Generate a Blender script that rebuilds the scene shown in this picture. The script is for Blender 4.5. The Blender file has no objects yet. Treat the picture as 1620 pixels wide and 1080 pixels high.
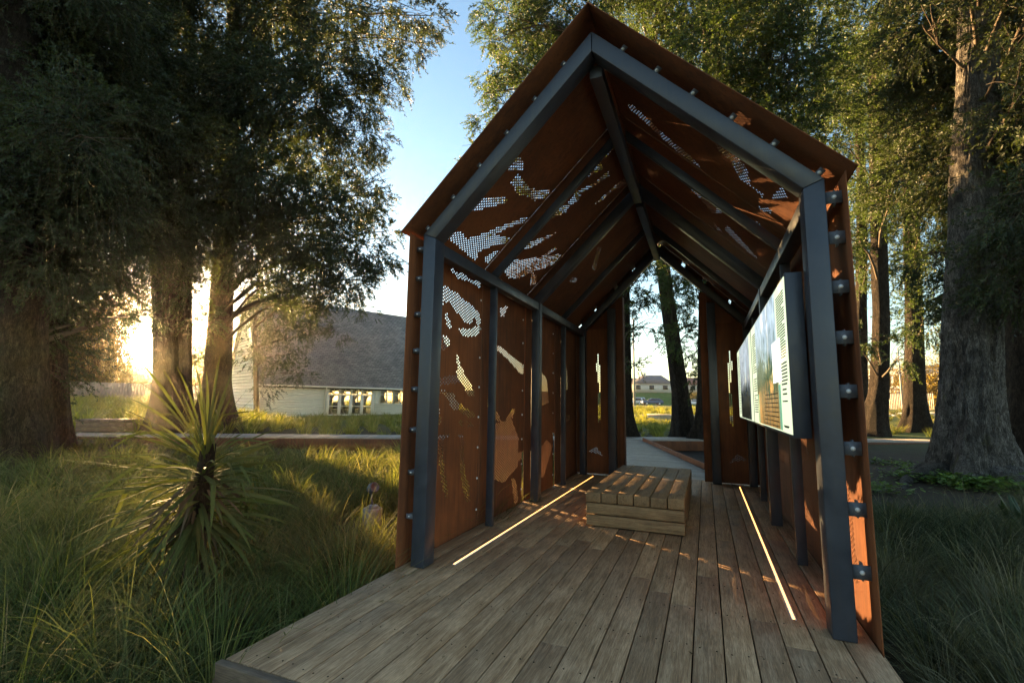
import bpy, math, random
import numpy as np
from mathutils import Vector, Matrix

# ------------------------------------------------------------------ camera, sky, sun, exposure
scene = bpy.context.scene
col = scene.collection
rng = np.random.default_rng(11)
random.seed(5)

CAM = np.array([0.703, -3.199, 1.25])
FOC = 746.3                                   # focal length in pixels of a 1620 px wide frame
FWD = np.array([-0.375981, 0.917862, 0.127156])
RGT = np.array([0.925998, 0.377226, 0.015069])
UPV = np.array([0.034135, -0.123411, 0.991768])
cam_data = bpy.data.cameras.new('camera')
cam_data.sensor_width = 36.0
cam_data.lens = FOC * 36.0 / 1620.0
cam_data.clip_start = 0.05
cam_data.clip_end = 3000.0
cam = bpy.data.objects.new('camera', cam_data)
col.objects.link(cam)
cam.matrix_world = Matrix(((RGT[0], UPV[0], -FWD[0], CAM[0]), (RGT[1], UPV[1], -FWD[1], CAM[1]),
                           (RGT[2], UPV[2], -FWD[2], CAM[2]), (0, 0, 0, 1)))
scene.camera = cam

SUN_AZ = math.radians(-61.1)                  # from +Y towards +X
SUN_EL = math.radians(4.8)
SUN = Vector((math.sin(SUN_AZ) * math.cos(SUN_EL), math.cos(SUN_AZ) * math.cos(SUN_EL), math.sin(SUN_EL)))
sun_data = bpy.data.lights.new('sun', 'SUN')
sun_data.energy = 5.0
sun_data.angle = math.radians(0.6)
sun_data.color = (1.0, 0.63, 0.27)
sun = bpy.data.objects.new('sun', sun_data)
sun.rotation_euler = (-SUN).to_track_quat('-Z', 'Y').to_euler()
sun.location = SUN * 60
col.objects.link(sun)

world = bpy.data.worlds.new('World')
scene.world = world
world.use_nodes = True
wn, wl = world.node_tree.nodes, world.node_tree.links
wn.clear()
w_out = wn.new('ShaderNodeOutputWorld')
w_bg = wn.new('ShaderNodeBackground')
sky = wn.new('ShaderNodeTexSky')
sky.sky_type = 'NISHITA'
sky.sun_disc = False
sky.sun_elevation = SUN_EL
sky.sun_rotation = SUN_AZ
sky.air_density = 1.0
sky.dust_density = 0.15
sky.ozone_density = 1.6
w_bg.inputs['Strength'].default_value = 0.052
# bright air close round the low sun (part of the sky itself)
w_geo = wn.new('ShaderNodeTexCoord')
w_dot = wn.new('ShaderNodeVectorMath'); w_dot.operation = 'DOT_PRODUCT'
w_nrm = wn.new('ShaderNodeVectorMath'); w_nrm.operation = 'NORMALIZE'
w_dot.inputs[1].default_value = SUN
wl.new(w_geo.outputs['Generated'], w_nrm.inputs[0])
wl.new(w_nrm.outputs[0], w_dot.inputs[0])
def glow(power, colour, gain):
    mx = wn.new('ShaderNodeMath'); mx.operation = 'MAXIMUM'; mx.inputs[1].default_value = 0.0
    wl.new(w_dot.outputs['Value'], mx.inputs[0])
    pw = wn.new('ShaderNodeMath'); pw.operation = 'POWER'; pw.inputs[1].default_value = power
    wl.new(mx.outputs[0], pw.inputs[0])
    cm = wn.new('ShaderNodeVectorMath'); cm.operation = 'SCALE'
    cm.inputs[0].default_value = [c * gain for c in colour]
    wl.new(pw.outputs[0], cm.inputs['Scale'])
    return cm.outputs[0]
acc = sky.outputs[0]
for g in (glow(5000, (1.0, 0.82, 0.45), 420.0), glow(420, (1.0, 0.42, 0.07), 9.0), glow(40, (1.0, 0.42, 0.10), 1.8)):
    ad = wn.new('ShaderNodeVectorMath'); ad.operation = 'ADD'
    wl.new(acc, ad.inputs[0]); wl.new(g, ad.inputs[1])
    acc = ad.outputs[0]
wl.new(acc, w_bg.inputs['Color'])
wl.new(w_bg.outputs[0], w_out.inputs['Surface'])

scene.render.engine = 'CYCLES'
scene.cycles.use_denoising = True
scene.cycles.max_bounces = 8
scene.cycles.transparent_max_bounces = 12
scene.cycles.sample_clamp_indirect = 6.0
scene.view_settings.view_transform = 'Standard'
scene.view_settings.look = 'None'
scene.view_settings.gamma = 1.0
scene.view_settings.exposure = 3.6

# ------------------------------------------------------------------ helpers
def at(px, py, d):
    """World point seen at a pixel of the survey photograph, d metres away on plan."""
    v = FWD + RGT * ((px - 810) / FOC) + UPV * ((540 - py) / FOC)
    return CAM + v * (d / math.hypot(v[0], v[1]))

def sstep(a, b, x):
    t = np.clip((x - a) / (b - a), 0, 1)
    return t * t * (3 - 2 * t)

def gz(x, y):
    """Height of the ground."""
    x = np.asarray(x, float); y = np.asarray(y, float)
    d = np.hypot(x - 0.0, y - 2.0)
    z = -0.42 + 0.40 * sstep(11, 20, d) + 1.0 * sstep(26, 70, d)
    z = z + 0.30 * np.exp(-((x - 6.1) ** 2 + (y - 9.1) ** 2) / 9.0)
    return z

def tag(o, label=None, cat=None, group=None, kind=None):
    if label: o['label'] = label
    if cat: o['category'] = cat
    if group: o['group'] = group
    if kind: o['kind'] = kind
    return o

def thing(name, label, cat, loc=(0, 0, 0), group=None, rz=0.0):
    o = bpy.data.objects.new(name, None)
    o.empty_display_size = 0.2
    o.location = loc
    o.rotation_euler = (0, 0, rz)
    col.objects.link(o)
    return tag(o, label, cat, group)

def world_off(p):
    v = np.zeros(3)
    while p is not None:
        v += np.array(p.location); p = p.parent
    return v

def mesh_obj(name, V, F, mat, parent=None, tint=None, smooth=False, local=False, loc=None):
    """V (n,3) world coordinates, F either an (m,k) array or a list of index lists."""
    V = np.asarray(V, float).reshape(-1, 3)
    if parent is not None and not local:
        V = V - world_off(parent)
    if loc is not None:
        V = V - np.asarray(loc, float)
    me = bpy.data.meshes.new(name)
    if isinstance(F, np.ndarray):
        m, k = F.shape
        idx = F.ravel(); starts = np.arange(m) * k
    else:
        lens = np.array([len(f) for f in F]); idx = np.concatenate([np.asarray(f) for f in F]) if len(F) else np.zeros(0, int)
        starts = np.concatenate([[0], np.cumsum(lens)[:-1]]); m = len(F)
    me.vertices.add(len(V)); me.vertices.foreach_set('co', V.astype(np.float32).ravel())
    me.loops.add(len(idx)); me.loops.foreach_set('vertex_index', idx.astype(np.int32))
    me.polygons.add(m); me.polygons.foreach_set('loop_start', starts.astype(np.int32))
    if smooth:
        me.polygons.foreach_set('use_smooth', np.ones(m, bool))
    if tint is not None:
        a = me.attributes.new('tint', 'FLOAT', 'FACE')
        a.data.foreach_set('value', np.asarray(tint, np.float32))
    me.update(calc_edges=True)
    me.materials.append(mat)
    o = bpy.data.objects.new(name, me)
    if loc is not None: o.location = loc
    if parent is not None: o.parent = parent
    col.objects.link(o)
    return o

class MB:
    """Collects simple solids into one mesh."""
    def __init__(s): s.V = []; s.F = []; s.T = []
    def add(s, V, F, t=0.5):
        n = len(s.V); s.V += [tuple(v) for v in V]; s.F += [[i + n for i in f] for f in F]; s.T += [t] * len(F)
    def box(s, x0, x1, y0, y1, z0, z1, t=0.5):
        s.add([(x0, y0, z0), (x1, y0, z0), (x1, y1, z0), (x0, y1, z0), (x0, y0, z1), (x1, y0, z1), (x1, y1, z1), (x0, y1, z1)],
              [(0, 3, 2, 1), (4, 5, 6, 7), (0, 1, 5, 4), (1, 2, 6, 5), (2, 3, 7, 6), (3, 0, 4, 7)], t)
        return s
    def prism(s, A, B, t=0.5):
        """Solid between two matching closed outlines."""
        n = len(A)
        s.add(list(A) + list(B), [list(range(n))[::-1], list(range(n, 2 * n))] + [(i, (i + 1) % n, n + (i + 1) % n, n + i) for i in range(n)], t)
        return s
    def xz(s, P, y0, y1, t=0.5):
        return s.prism([(x, y0, z) for x, z in P], [(x, y1, z) for x, z in P], t)
    def tube(s, pts, rad, n=8, cap=True, t=0.5):
        pts = [np.asarray(p, float) for p in pts]
        k = len(pts); V = []; F = []
        for i, p in enumerate(pts):
            d = pts[min(i + 1, k - 1)] - pts[max(i - 1, 0)]
            d = d / (np.linalg.norm(d) + 1e-9)
            a = np.cross(d, (0, 0, 1)) if abs(d[2]) < .95 else np.cross(d, (1, 0, 0))
            a = a / np.linalg.norm(a); b = np.cross(d, a)
            r = rad[i] if hasattr(rad, '__len__') else rad
            for j in range(n):
                q = 2 * math.pi * j / n
                V.append(p + r * (a * math.cos(q) + b * math.sin(q)))
        for i in range(k - 1):
            for j in range(n):
                F.append((i * n + j, i * n + (j + 1) % n, (i + 1) * n + (j + 1) % n, (i + 1) * n + j))
        if cap: F += [list(range(n))[::-1], list(range((k - 1) * n, k * n))]
        s.add(V, F, t)
        return s
    def lathe(s, c, prof, n=20, t=0.5):
        V = []; F = []
        for r, z in prof:
            for j in range(n):
                q = 2 * math.pi * j / n
                V.append((c[0] + r * math.cos(q), c[1] + r * math.sin(q), c[2] + z))
        k = len(prof)
        for i in range(k - 1):
            for j in range(n):
                F.append((i * n + j, i * n + (j + 1) % n, (i + 1) * n + (j + 1) % n, (i + 1) * n + j))
        F += [list(range(n))[::-1], list(range((k - 1) * n, k * n))]
        s.add(V, F, t)
        return s
    def build(s, name, mat, parent=None, bevel=0, smooth=False, local=False, loc=None):
        o = mesh_obj(name, np.array(s.V), s.F, mat, parent, s.T, smooth, local, loc)
        if bevel:
            b = o.modifiers.new('bevel', 'BEVEL'); b.width = bevel; b.segments = 2; b.limit_method = 'ANGLE'
            b.harden_normals = False
        return o

def share(src, name, parent, loc):
    """Another object on the same mesh data."""
    o = bpy.data.objects.new(name, src.data)
    o.location = loc
    if parent is not None: o.parent = parent
    col.objects.link(o)
    return o

# ------------------------------------------------------------------ materials
class NT:
    def __init__(s, name):
        s.m = bpy.data.materials.new(name); s.m.use_nodes = True
        s.n, s.l = s.m.node_tree.nodes, s.m.node_tree.links
        s.p = s.n['Principled BSDF']; s.out = s.n['Material Output']
        s.tc = s.n.new('ShaderNodeTexCoord')
    def coords(s, scale=(1, 1, 1), which='Object', rot=(0, 0, 0)):
        mp = s.n.new('ShaderNodeMapping'); mp.inputs['Scale'].default_value = scale; mp.inputs['Rotation'].default_value = rot
        s.l.new(s.tc.outputs[which], mp.inputs[0]); return mp.outputs[0]
    def noise(s, vec, scale=5, detail=5, rough=.6, dist=0.0):
        t = s.n.new('ShaderNodeTexNoise'); t.inputs['Scale'].default_value = scale; t.inputs['Detail'].default_value = detail
        t.inputs['Roughness'].default_value = rough; t.inputs['Distortion'].default_value = dist
        s.l.new(vec, t.inputs['Vector']); return t.outputs['Fac']
    def voronoi(s, vec, scale=5, feat='F1'):
        t = s.n.new('ShaderNodeTexVoronoi'); t.inputs['Scale'].default_value = scale; t.feature = feat
        s.l.new(vec, t.inputs['Vector']); return t.outputs['Distance']
    def attr(s, name='tint'):
        t = s.n.new('ShaderNodeAttribute'); t.attribute_name = name; return t.outputs['Fac']
    def ramp(s, fac, stops):
        r = s.n.new('ShaderNodeValToRGB'); e = r.color_ramp.elements
        while len(e) < len(stops): e.new(0.5)
        for i, (p, c) in enumerate(stops):
            e[i].position = p; e[i].color = (*c, 1) if len(c) == 3 else c
        s.l.new(fac, r.inputs[0]); return r.outputs[0]
    def mix(s, fac, a, b, mode='MIX'):
        m = s.n.new('ShaderNodeMix'); m.data_type = 'RGBA'; m.blend_type = mode
        for k, v in ((0, fac), (6, a), (7, b)):
            if isinstance(v, (int, float)): m.inputs[k].default_value = v
            elif isinstance(v, tuple): m.inputs[k].default_value = (*v, 1)
            else: s.l.new(v, m.inputs[k])
        return m.outputs[2]
    def math(s, op, a, b=None):
        m = s.n.new('ShaderNodeMath'); m.operation = op
        for k, v in ((0, a), (1, b)):
            if v is None: continue
            if isinstance(v, (int, float)): m.inputs[k].default_value = v
            else: s.l.new(v, m.inputs[k])
        return m.outputs[0]
    def bump(s, h, strength=.3, dist=.01):
        b = s.n.new('ShaderNodeBump'); b.inputs['Strength'].default_value = strength; b.inputs['Distance'].default_value = dist
        s.l.new(h, b.inputs['Height']); s.l.new(b.outputs[0], s.p.inputs['Normal']); return b
    def base(s, c):
        if isinstance(c, tuple): s.p.inputs['Base Color'].default_value = (*c, 1)
        else: s.l.new(c, s.p.inputs['Base Color'])
    def rough(s, r):
        if isinstance(r, (int, float)): s.p.inputs['Roughness'].default_value = r
        else: s.l.new(r, s.p.inputs['Roughness'])
    def spec(s, v): s.p.inputs['Specular IOR Level'].default_value = v

def mat_corten():
    t = NT('weathering_steel'); v = t.coords()
    n1 = t.noise(v, 3.2, 8, .62); n2 = t.noise(t.coords((9, 9, 1.1)), 2.2, 4, .6); n3 = t.noise(v, 90, 3, .6)
    c = t.ramp(n1, [(.28, (.068, .023, .010)), (.50, (.145, .049, .018)), (.72, (.235, .084, .030))])
    c = t.mix(t.ramp(n2, [(.42, (0, 0, 0)), (.70, (1, 1, 1))]), c, (.060, .023, .013))
    big = t.noise(v, .9, 4, .6, .6)
    c = t.mix(t.ramp(big, [(.40, (0, 0, 0)), (.66, (.75, .75, .75))]), c, (.235, .078, .025))
    c = t.mix(t.math('MULTIPLY', n3, .5), c, (.14, .055, .025))
    oi = t.n.new('ShaderNodeObjectInfo')
    c = t.mix(1.0, c, t.ramp(oi.outputs['Random'], [(0, (.72, .70, .70)), (.5, (1, 1, 1)), (1, (1.28, 1.2, 1.1))]), 'MULTIPLY')
    run = t.noise(t.coords((26, 26, .55)), 2.0, 5, .65)
    c = t.mix(t.math('MULTIPLY', t.ramp(run, [(.54, (0, 0, 0)), (.68, (1, 1, 1))]), .55), c, (.045, .018, .011))
    t.base(c); t.rough(.78); t.spec(.3); t.bump(t.math('ADD', n3, t.math('MULTIPLY', n1, .8)), .25, .003)
    return t.m

def mat_steel():
    t = NT('dark_painted_steel'); v = t.coords()
    n = t.noise(v, 6, 6, .65); n2 = t.noise(v, 120, 3, .6); n3 = t.noise(t.coords((14, 14, .8)), 2, 4, .6)
    c = t.ramp(n, [(.3, (.021, .025, .036)), (.7, (.039, .045, .062))])
    c = t.mix(t.ramp(n3, [(.52, (0, 0, 0)), (.80, (.5, .5, .5))]), c, (.060, .052, .044))
    t.base(c); t.rough(t.ramp(n, [(.3, (.30,) * 3), (.75, (.56,) * 3)])); t.spec(.6); t.bump(t.math('ADD', n2, t.math('MULTIPLY', n, .6)), .12, .002)
    return t.m

def mat_wood(name, dark, mid, light, axis='y', bump=.35, rough=.72):
    t = NT(name)
    s = {'x': (.9, 16, 16), 'y': (16, .9, 16)}[axis]
    tint = t.attr()
    sh = t.n.new('ShaderNodeCombineXYZ')
    t.l.new(t.math('MULTIPLY', tint, 37.0), sh.inputs[0]); t.l.new(t.math('MULTIPLY', tint, 91.0), sh.inputs[1])
    ad = t.n.new('ShaderNodeVectorMath'); ad.operation = 'ADD'
    t.l.new(t.tc.outputs['Object'], ad.inputs[0]); t.l.new(sh.outputs[0], ad.inputs[1])
    def mp(sc):
        m = t.n.new('ShaderNodeMapping'); m.inputs['Scale'].default_value = sc; t.l.new(ad.outputs[0], m.inputs[0]); return m.outputs[0]
    grain = t.noise(mp(s), 3.0, 8, .66, .8)
    fine = t.noise(mp(tuple(k * 4 for k in s)), 4, 4, .6)
    blot = t.noise(mp((3.2, 2.0, 3)), 1.7, 5, .6)
    spots = t.noise(mp((30, 14, 30)), 2, 4, .7)
    c = t.ramp(grain, [(.30, dark), (.5, mid), (.70, light)])
    c = t.mix(t.math('MULTIPLY', t.ramp(blot, [(.45, (0, 0, 0)), (.70, (1, 1, 1))]), .55), c, tuple(k * 1.25 for k in light))
    c = t.mix(t.math('MULTIPLY', t.ramp(fine, [(.42, (1, 1, 1)), (.56, (0, 0, 0))]), .45), c, dark)
    c = t.mix(t.ramp(spots, [(.66, (0, 0, 0)), (.74, (.75, .75, .75))]), c, tuple(k * .45 for k in dark))
    br = t.ramp(tint, [(0, (.82, .80, .78)), (.5, (1, .98, .96)), (1, (1.15, 1.11, 1.06))])
    c = t.mix(1.0, c, br, 'MULTIPLY')
    t.base(c); t.rough(t.ramp(blot, [(.35, (rough - .14,) * 3), (.7, (rough + .12,) * 3)])); t.spec(.4)
    t.bump(t.math('ADD', grain, t.math('MULTIPLY', fine, .7)), bump, .006)
    return t.m

def mat_leaf(name, stops, trans=.35, rough=.55, tcol=1.6):
    t = NT(name)
    tint = t.attr()
    c = t.ramp(tint, stops)
    v = t.coords((1, 1, 1)); big = t.noise(v, .8, 4, .65)
    c = t.mix(t.ramp(big, [(.44, (0, 0, 0)), (.70, (.6, .6, .6))]), c, stops[-1][1])
    c = t.mix(t.ramp(t.noise(t.coords((1, 1, 1), 'Object', (.4, .2, 1.0)), 1.6, 3, .6), [(.50, (0, 0, 0)), (.68, (.7, .7, .7))]), c, tuple(k * .55 for k in stops[0][1]))
    t.base(c); t.rough(rough); t.spec(.35 if rough < .7 else .12)
    tr = t.n.new('ShaderNodeBsdfTranslucent')
    cc = t.mix(1.0, c, (tcol, tcol, tcol * .5), 'MULTIPLY')
    t.l.new(cc, tr.inputs['Color'])
    mx = t.n.new('ShaderNodeMixShader'); mx.inputs[0].default_value = trans
    t.l.new(t.p.outputs[0], mx.inputs[1]); t.l.new(tr.outputs[0], mx.inputs[2])
    t.l.new(mx.outputs[0], t.out.inputs['Surface'])
    return t.m

def mat_bark(name, dark, light, moss=None, sc=1.0):
    t = NT(name)
    warp = t.noise(t.coords((2, 2, 1)), 1.6, 4, .6)
    n = t.noise(t.coords((6.5 * sc, 6.5 * sc, .85 * sc)), 2.2, 9, .72, 1.6)
    n2 = t.noise(t.coords((11 * sc, 11 * sc, 1.7 * sc), 'Object', (.2, .1, .4)), 2.0, 7, .68, 2.2)
    fine = t.noise(t.coords((38, 38, 11)), 2.2, 6, .7)
    patch = t.noise(t.coords(), 1.1, 6, .65)
    cr = t.math('ABSOLUTE', t.math('SUBTRACT', n2, .5)); cr2 = t.math('ABSOLUTE', t.math('SUBTRACT', n, .52))
    c = t.ramp(n, [(.30, dark), (.52, tuple((p + q) / 2 for p, q in zip(dark, light))), (.72, light)])
    c = t.mix(t.math('MULTIPLY', t.ramp(fine, [(.46, (0, 0, 0)), (.66, (1, 1, 1))]), .6), c, tuple(k * 1.55 for k in light))
    c = t.mix(t.ramp(patch, [(.40, (.65, .65, .65)), (.60, (0, 0, 0))]), c, tuple(k * .8 for k in dark))
    c = t.mix(t.ramp(cr, [(.0, (.95,) * 3), (.06, (0, 0, 0))]), c, tuple(k * .30 for k in dark))  # shade of the fissures put into the bark colour
    dv = t.n.new('ShaderNodeVectorMath'); dv.operation = 'MULTIPLY_ADD'
    nz = t.n.new('ShaderNodeTexNoise'); nz.inputs['Scale'].default_value = 3.0; nz.inputs['Detail'].default_value = 5
    t.l.new(t.tc.outputs['Object'], nz.inputs['Vector'])
    t.l.new(nz.outputs['Color'], dv.inputs[0]); dv.inputs[1].default_value = (.22, .22, .5); t.l.new(t.tc.outputs['Object'], dv.inputs[2])
    mp = t.n.new('ShaderNodeMapping'); mp.inputs['Scale'].default_value = (15 * sc, 15 * sc, 5.5 * sc); t.l.new(dv.outputs[0], mp.inputs[0])
    vo = t.n.new('ShaderNodeTexVoronoi'); vo.inputs['Scale'].default_value = 1.3; vo.inputs['Randomness'].default_value = 1.0; t.l.new(mp.outputs[0], vo.inputs['Vector'])
    sx = t.n.new('ShaderNodeSeparateColor'); t.l.new(vo.outputs['Color'], sx.inputs[0])
    c = t.mix(1.0, c, t.ramp(sx.outputs[0], [(0, (.55, .54, .53)), (1, (1.3, 1.3, 1.3))]), 'MULTIPLY')
    if moss:
        m2 = t.noise(t.coords((1.5, 1.5, .8)), 1.9, 6, .7)
        c = t.mix(t.ramp(m2, [(.58, (0, 0, 0)), (.70, (.7, .7, .7))]), c, moss)
    t.base(c); t.rough(.92); t.spec(.15)
    h = t.math('ADD', t.math('MULTIPLY', t.math('MINIMUM', t.math('MULTIPLY', cr, 9.0), 1.0), .8), t.math('ADD', t.math('MULTIPLY', n, 1.2), t.math('MULTIPLY', fine, .5)))
    h = t.math('ADD', h, t.math('MULTIPLY', t.math('MINIMUM', t.math('MULTIPLY', cr2, 7.0), 1.0), .7))
    h = t.math('ADD', h, t.math('MULTIPLY', sx.outputs[0], .9))
    t.bump(h, 1.0, .07)
    return t.m

def mat_plain(name, c, rough=.6, spec=.4, var=.18, scale=4.0, metallic=0.0, bump=0.0):
    t = NT(name); v = t.coords(); n = t.noise(v, scale, 6, .6)
    t.base(t.ramp(n, [(.3, tuple(k * (1 - var) for k in c)), (.7, tuple(k * (1 + var) for k in c))]))
    t.rough(rough); t.spec(spec); t.p.inputs['Metallic'].default_value = metallic
    if bump: t.bump(t.noise(v, scale * 12, 4, .6), bump, .01)
    return t.m

def mat_emit(name, c, strength, base=(.5, .5, .5)):
    t = NT(name); t.base(base); t.p.inputs['Emission Color'].default_value = (*c, 1); t.p.inputs['Emission Strength'].default_value = strength
    return t.m

def mat_glass(name='window_glass'):
    t = NT(name)
    tr = t.n.new('ShaderNodeBsdfTransparent'); tr.inputs[0].default_value = (.92, .94, .93, 1)
    gl = t.n.new('ShaderNodeBsdfGlossy'); gl.inputs['Roughness'].default_value = .03
    fr = t.n.new('ShaderNodeFresnel'); fr.inputs[0].default_value = 1.45
    mx = t.n.new('ShaderNodeMixShader')
    t.l.new(fr.outputs[0], mx.inputs[0]); t.l.new(tr.outputs[0], mx.inputs[1]); t.l.new(gl.outputs[0], mx.inputs[2])
    t.l.new(mx.outputs[0], t.out.inputs['Surface'])
    return t.m

CORTEN = mat_corten(); STEEL = mat_steel()
DECK = mat_wood('weathered_decking', (.15, .086, .044), (.37, .224, .118), (.53, .352, .208))
DECKX = mat_wood('weathered_boardwalk', (.16, .13, .105), (.29, .25, .21), (.40, .36, .31), 'x')
SLEEPER = mat_wood('sleeper_timber', (.12, .070, .034), (.27, .170, .085), (.37, .25, .135), 'y', .4)
SLEEPERX = mat_wood('sleeper_timber_across', (.12, .070, .034), (.27, .170, .085), (.37, .25, .135), 'x', .4)
GALV = mat_plain('galvanised_bolt', (.74, .74, .74), .5, .5, .1, 30, .15)
DARKCLEAT = mat_plain('dark_cleat', (.13, .138, .16), .45, .5, .15, 20)
DARK = mat_plain('dark_gap', (.012, .011, .010), .9, .1)
BARK = mat_bark('dark_bark', (.040, .028, .020), (.105, .078, .058))
BARKG = mat_bark('grey_bark', (.14, .12, .104), (.52, .48, .43), (.15, .15, .055), .8)
BARKT = mat_plain('twig_bark', (.085, .065, .048), .85, .2)
LEAF_D = mat_leaf('dark_foliage', [(0, (.018, .026, .012)), (.6, (.036, .052, .018)), (1, (.065, .080, .024))], .30)
LEAF_L = mat_leaf('olive_foliage', [(0, (.022, .040, .013)), (.5, (.046, .076, .020)), (1, (.092, .122, .030))], .36)
LEAF_F = mat_leaf('far_backlit_foliage', [(0, (.060, .045, .014)), (.5, (.115, .080, .022)), (1, (.19, .13, .035))], .5)  # amber of the sun behind the crowns is put into the leaf colour
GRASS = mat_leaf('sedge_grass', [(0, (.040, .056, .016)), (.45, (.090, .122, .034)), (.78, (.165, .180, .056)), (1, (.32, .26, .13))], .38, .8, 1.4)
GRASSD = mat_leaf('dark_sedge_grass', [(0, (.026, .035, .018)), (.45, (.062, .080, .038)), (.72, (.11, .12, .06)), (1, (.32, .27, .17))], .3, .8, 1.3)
GRASSY = mat_leaf('sunlit_yellow_sedge', [(0, (.10, .12, .025)), (.5, (.19, .20, .04)), (1, (.30, .27, .08))], .5, .5, 1.5)  # yellow of the low sun is put into the blade colour
STRAP = mat_leaf('strap_leaf', [(0, (.035, .048, .014)), (.5, (.075, .092, .024)), (1, (.13, .125, .045))], .26, .78, 1.4)
DEADLEAF = mat_plain('dry_leaf', (.10, .065, .035), .8, .3, .3)
FASCIA = mat_wood('dark_fascia_board', (.07, .045, .028), (.15, .10, .065), (.21, .15, .10), 'x')
# perforated areas of the steel sheets: (distance along, height) or (distance along, distance from the ridge)
WALL_HOLES = [[[0.61,2.52],[0.74,2.49],[0.87,2.53],[1.03,2.49],[1.19,2.53],[1.29,2.51],[1.26,2.45],[1.09,2.47],[0.94,2.46],[0.79,2.44],[0.65,2.47]],[[0.4,2.32],[0.56,2.32],[0.63,2.29],[0.77,2.29],[0.92,2.26],[1.11,2.23],[1.24,2.19],[1.29,2.14],[1.3,2.07],[1.21,2.05],[1.14,2.13],[1.1,2.09],[1.12,2.05],[0.95,2.03],[0.84,2.08],[0.67,2.13],[0.62,2.18],[0.51,2.15],[0.5,2.1],[0.4,2.09],[0.38,2.19]],[[0.53,2.07],[0.58,2.07],[0.64,2.0],[0.67,1.94],[0.63,1.93],[0.56,1.98]],[[0.41,1.8],[0.59,1.86],[0.67,1.82],[0.66,1.77],[0.56,1.71],[0.42,1.69]],[[0.43,1.44],[0.58,1.48],[0.79,1.5],[0.81,1.59],[0.76,1.7],[0.81,1.7],[0.9,1.57],[1.06,1.46],[1.19,1.35],[1.17,1.3],[1.06,1.31],[0.88,1.43],[0.71,1.41],[0.44,1.38]],[[1.02,1.98],[1.28,2.06],[1.25,1.95],[1.12,1.91],[0.91,1.89],[0.79,1.95]],[[1.79,2.33],[1.96,2.41],[2.05,2.41],[1.92,2.27],[1.84,2.25]],[[1.69,1.9],[1.86,1.89],[2.21,1.81],[2.61,1.73],[2.64,1.6],[2.41,1.64],[2.08,1.76],[1.74,1.84]],[[0.39,1.34],[0.57,1.35],[0.74,1.33],[0.81,1.26],[1.0,1.19],[1.2,1.13],[1.22,1.09],[1.04,1.09],[0.91,1.15],[0.73,1.18],[0.64,1.26],[0.52,1.32],[0.47,1.27],[0.4,1.27]],[[0.4,1.15],[0.52,1.19],[0.54,1.06],[0.52,1.02],[0.41,1.02]],[[0.85,1.08],[0.94,1.06],[0.95,1.01],[0.87,1.03]],[[1.04,1.05],[1.17,1.04],[1.18,1.0],[1.06,1.0]],[[0.43,0.96],[0.71,0.94],[0.71,0.91],[0.43,0.93]],[[0.87,0.93],[0.98,0.93],[0.98,0.9],[0.89,0.9]],[[0.46,0.92],[0.59,0.91],[0.62,0.65],[0.72,0.37],[0.68,0.35],[0.61,0.46],[0.54,0.66]],[[0.89,0.89],[0.99,0.88],[1.02,0.57],[1.14,0.41],[1.15,0.26],[1.05,0.28],[0.98,0.43],[0.93,0.58]],[[1.49,1.3],[1.65,1.22],[1.87,1.06],[1.88,1.03],[1.7,1.04],[1.56,1.06]],[[2.01,1.04],[2.2,1.16],[2.32,1.16],[2.25,1.06],[2.11,1.02]],[[1.61,0.88],[1.75,0.88],[1.76,0.85],[1.61,0.86]],[[2.04,0.87],[2.44,0.83],[2.41,0.81],[2.07,0.83]],[[1.72,0.78],[1.94,0.63],[2.27,0.58],[2.63,0.64],[2.64,0.54],[2.32,0.5],[1.99,0.54],[1.76,0.68]],[[2.23,0.35],[2.38,0.29],[2.44,0.15],[2.47,0.02],[2.34,0.01],[2.29,0.18]],[[2.54,0.31],[2.65,0.21],[2.65,0.04],[2.57,0.06]]]
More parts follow.
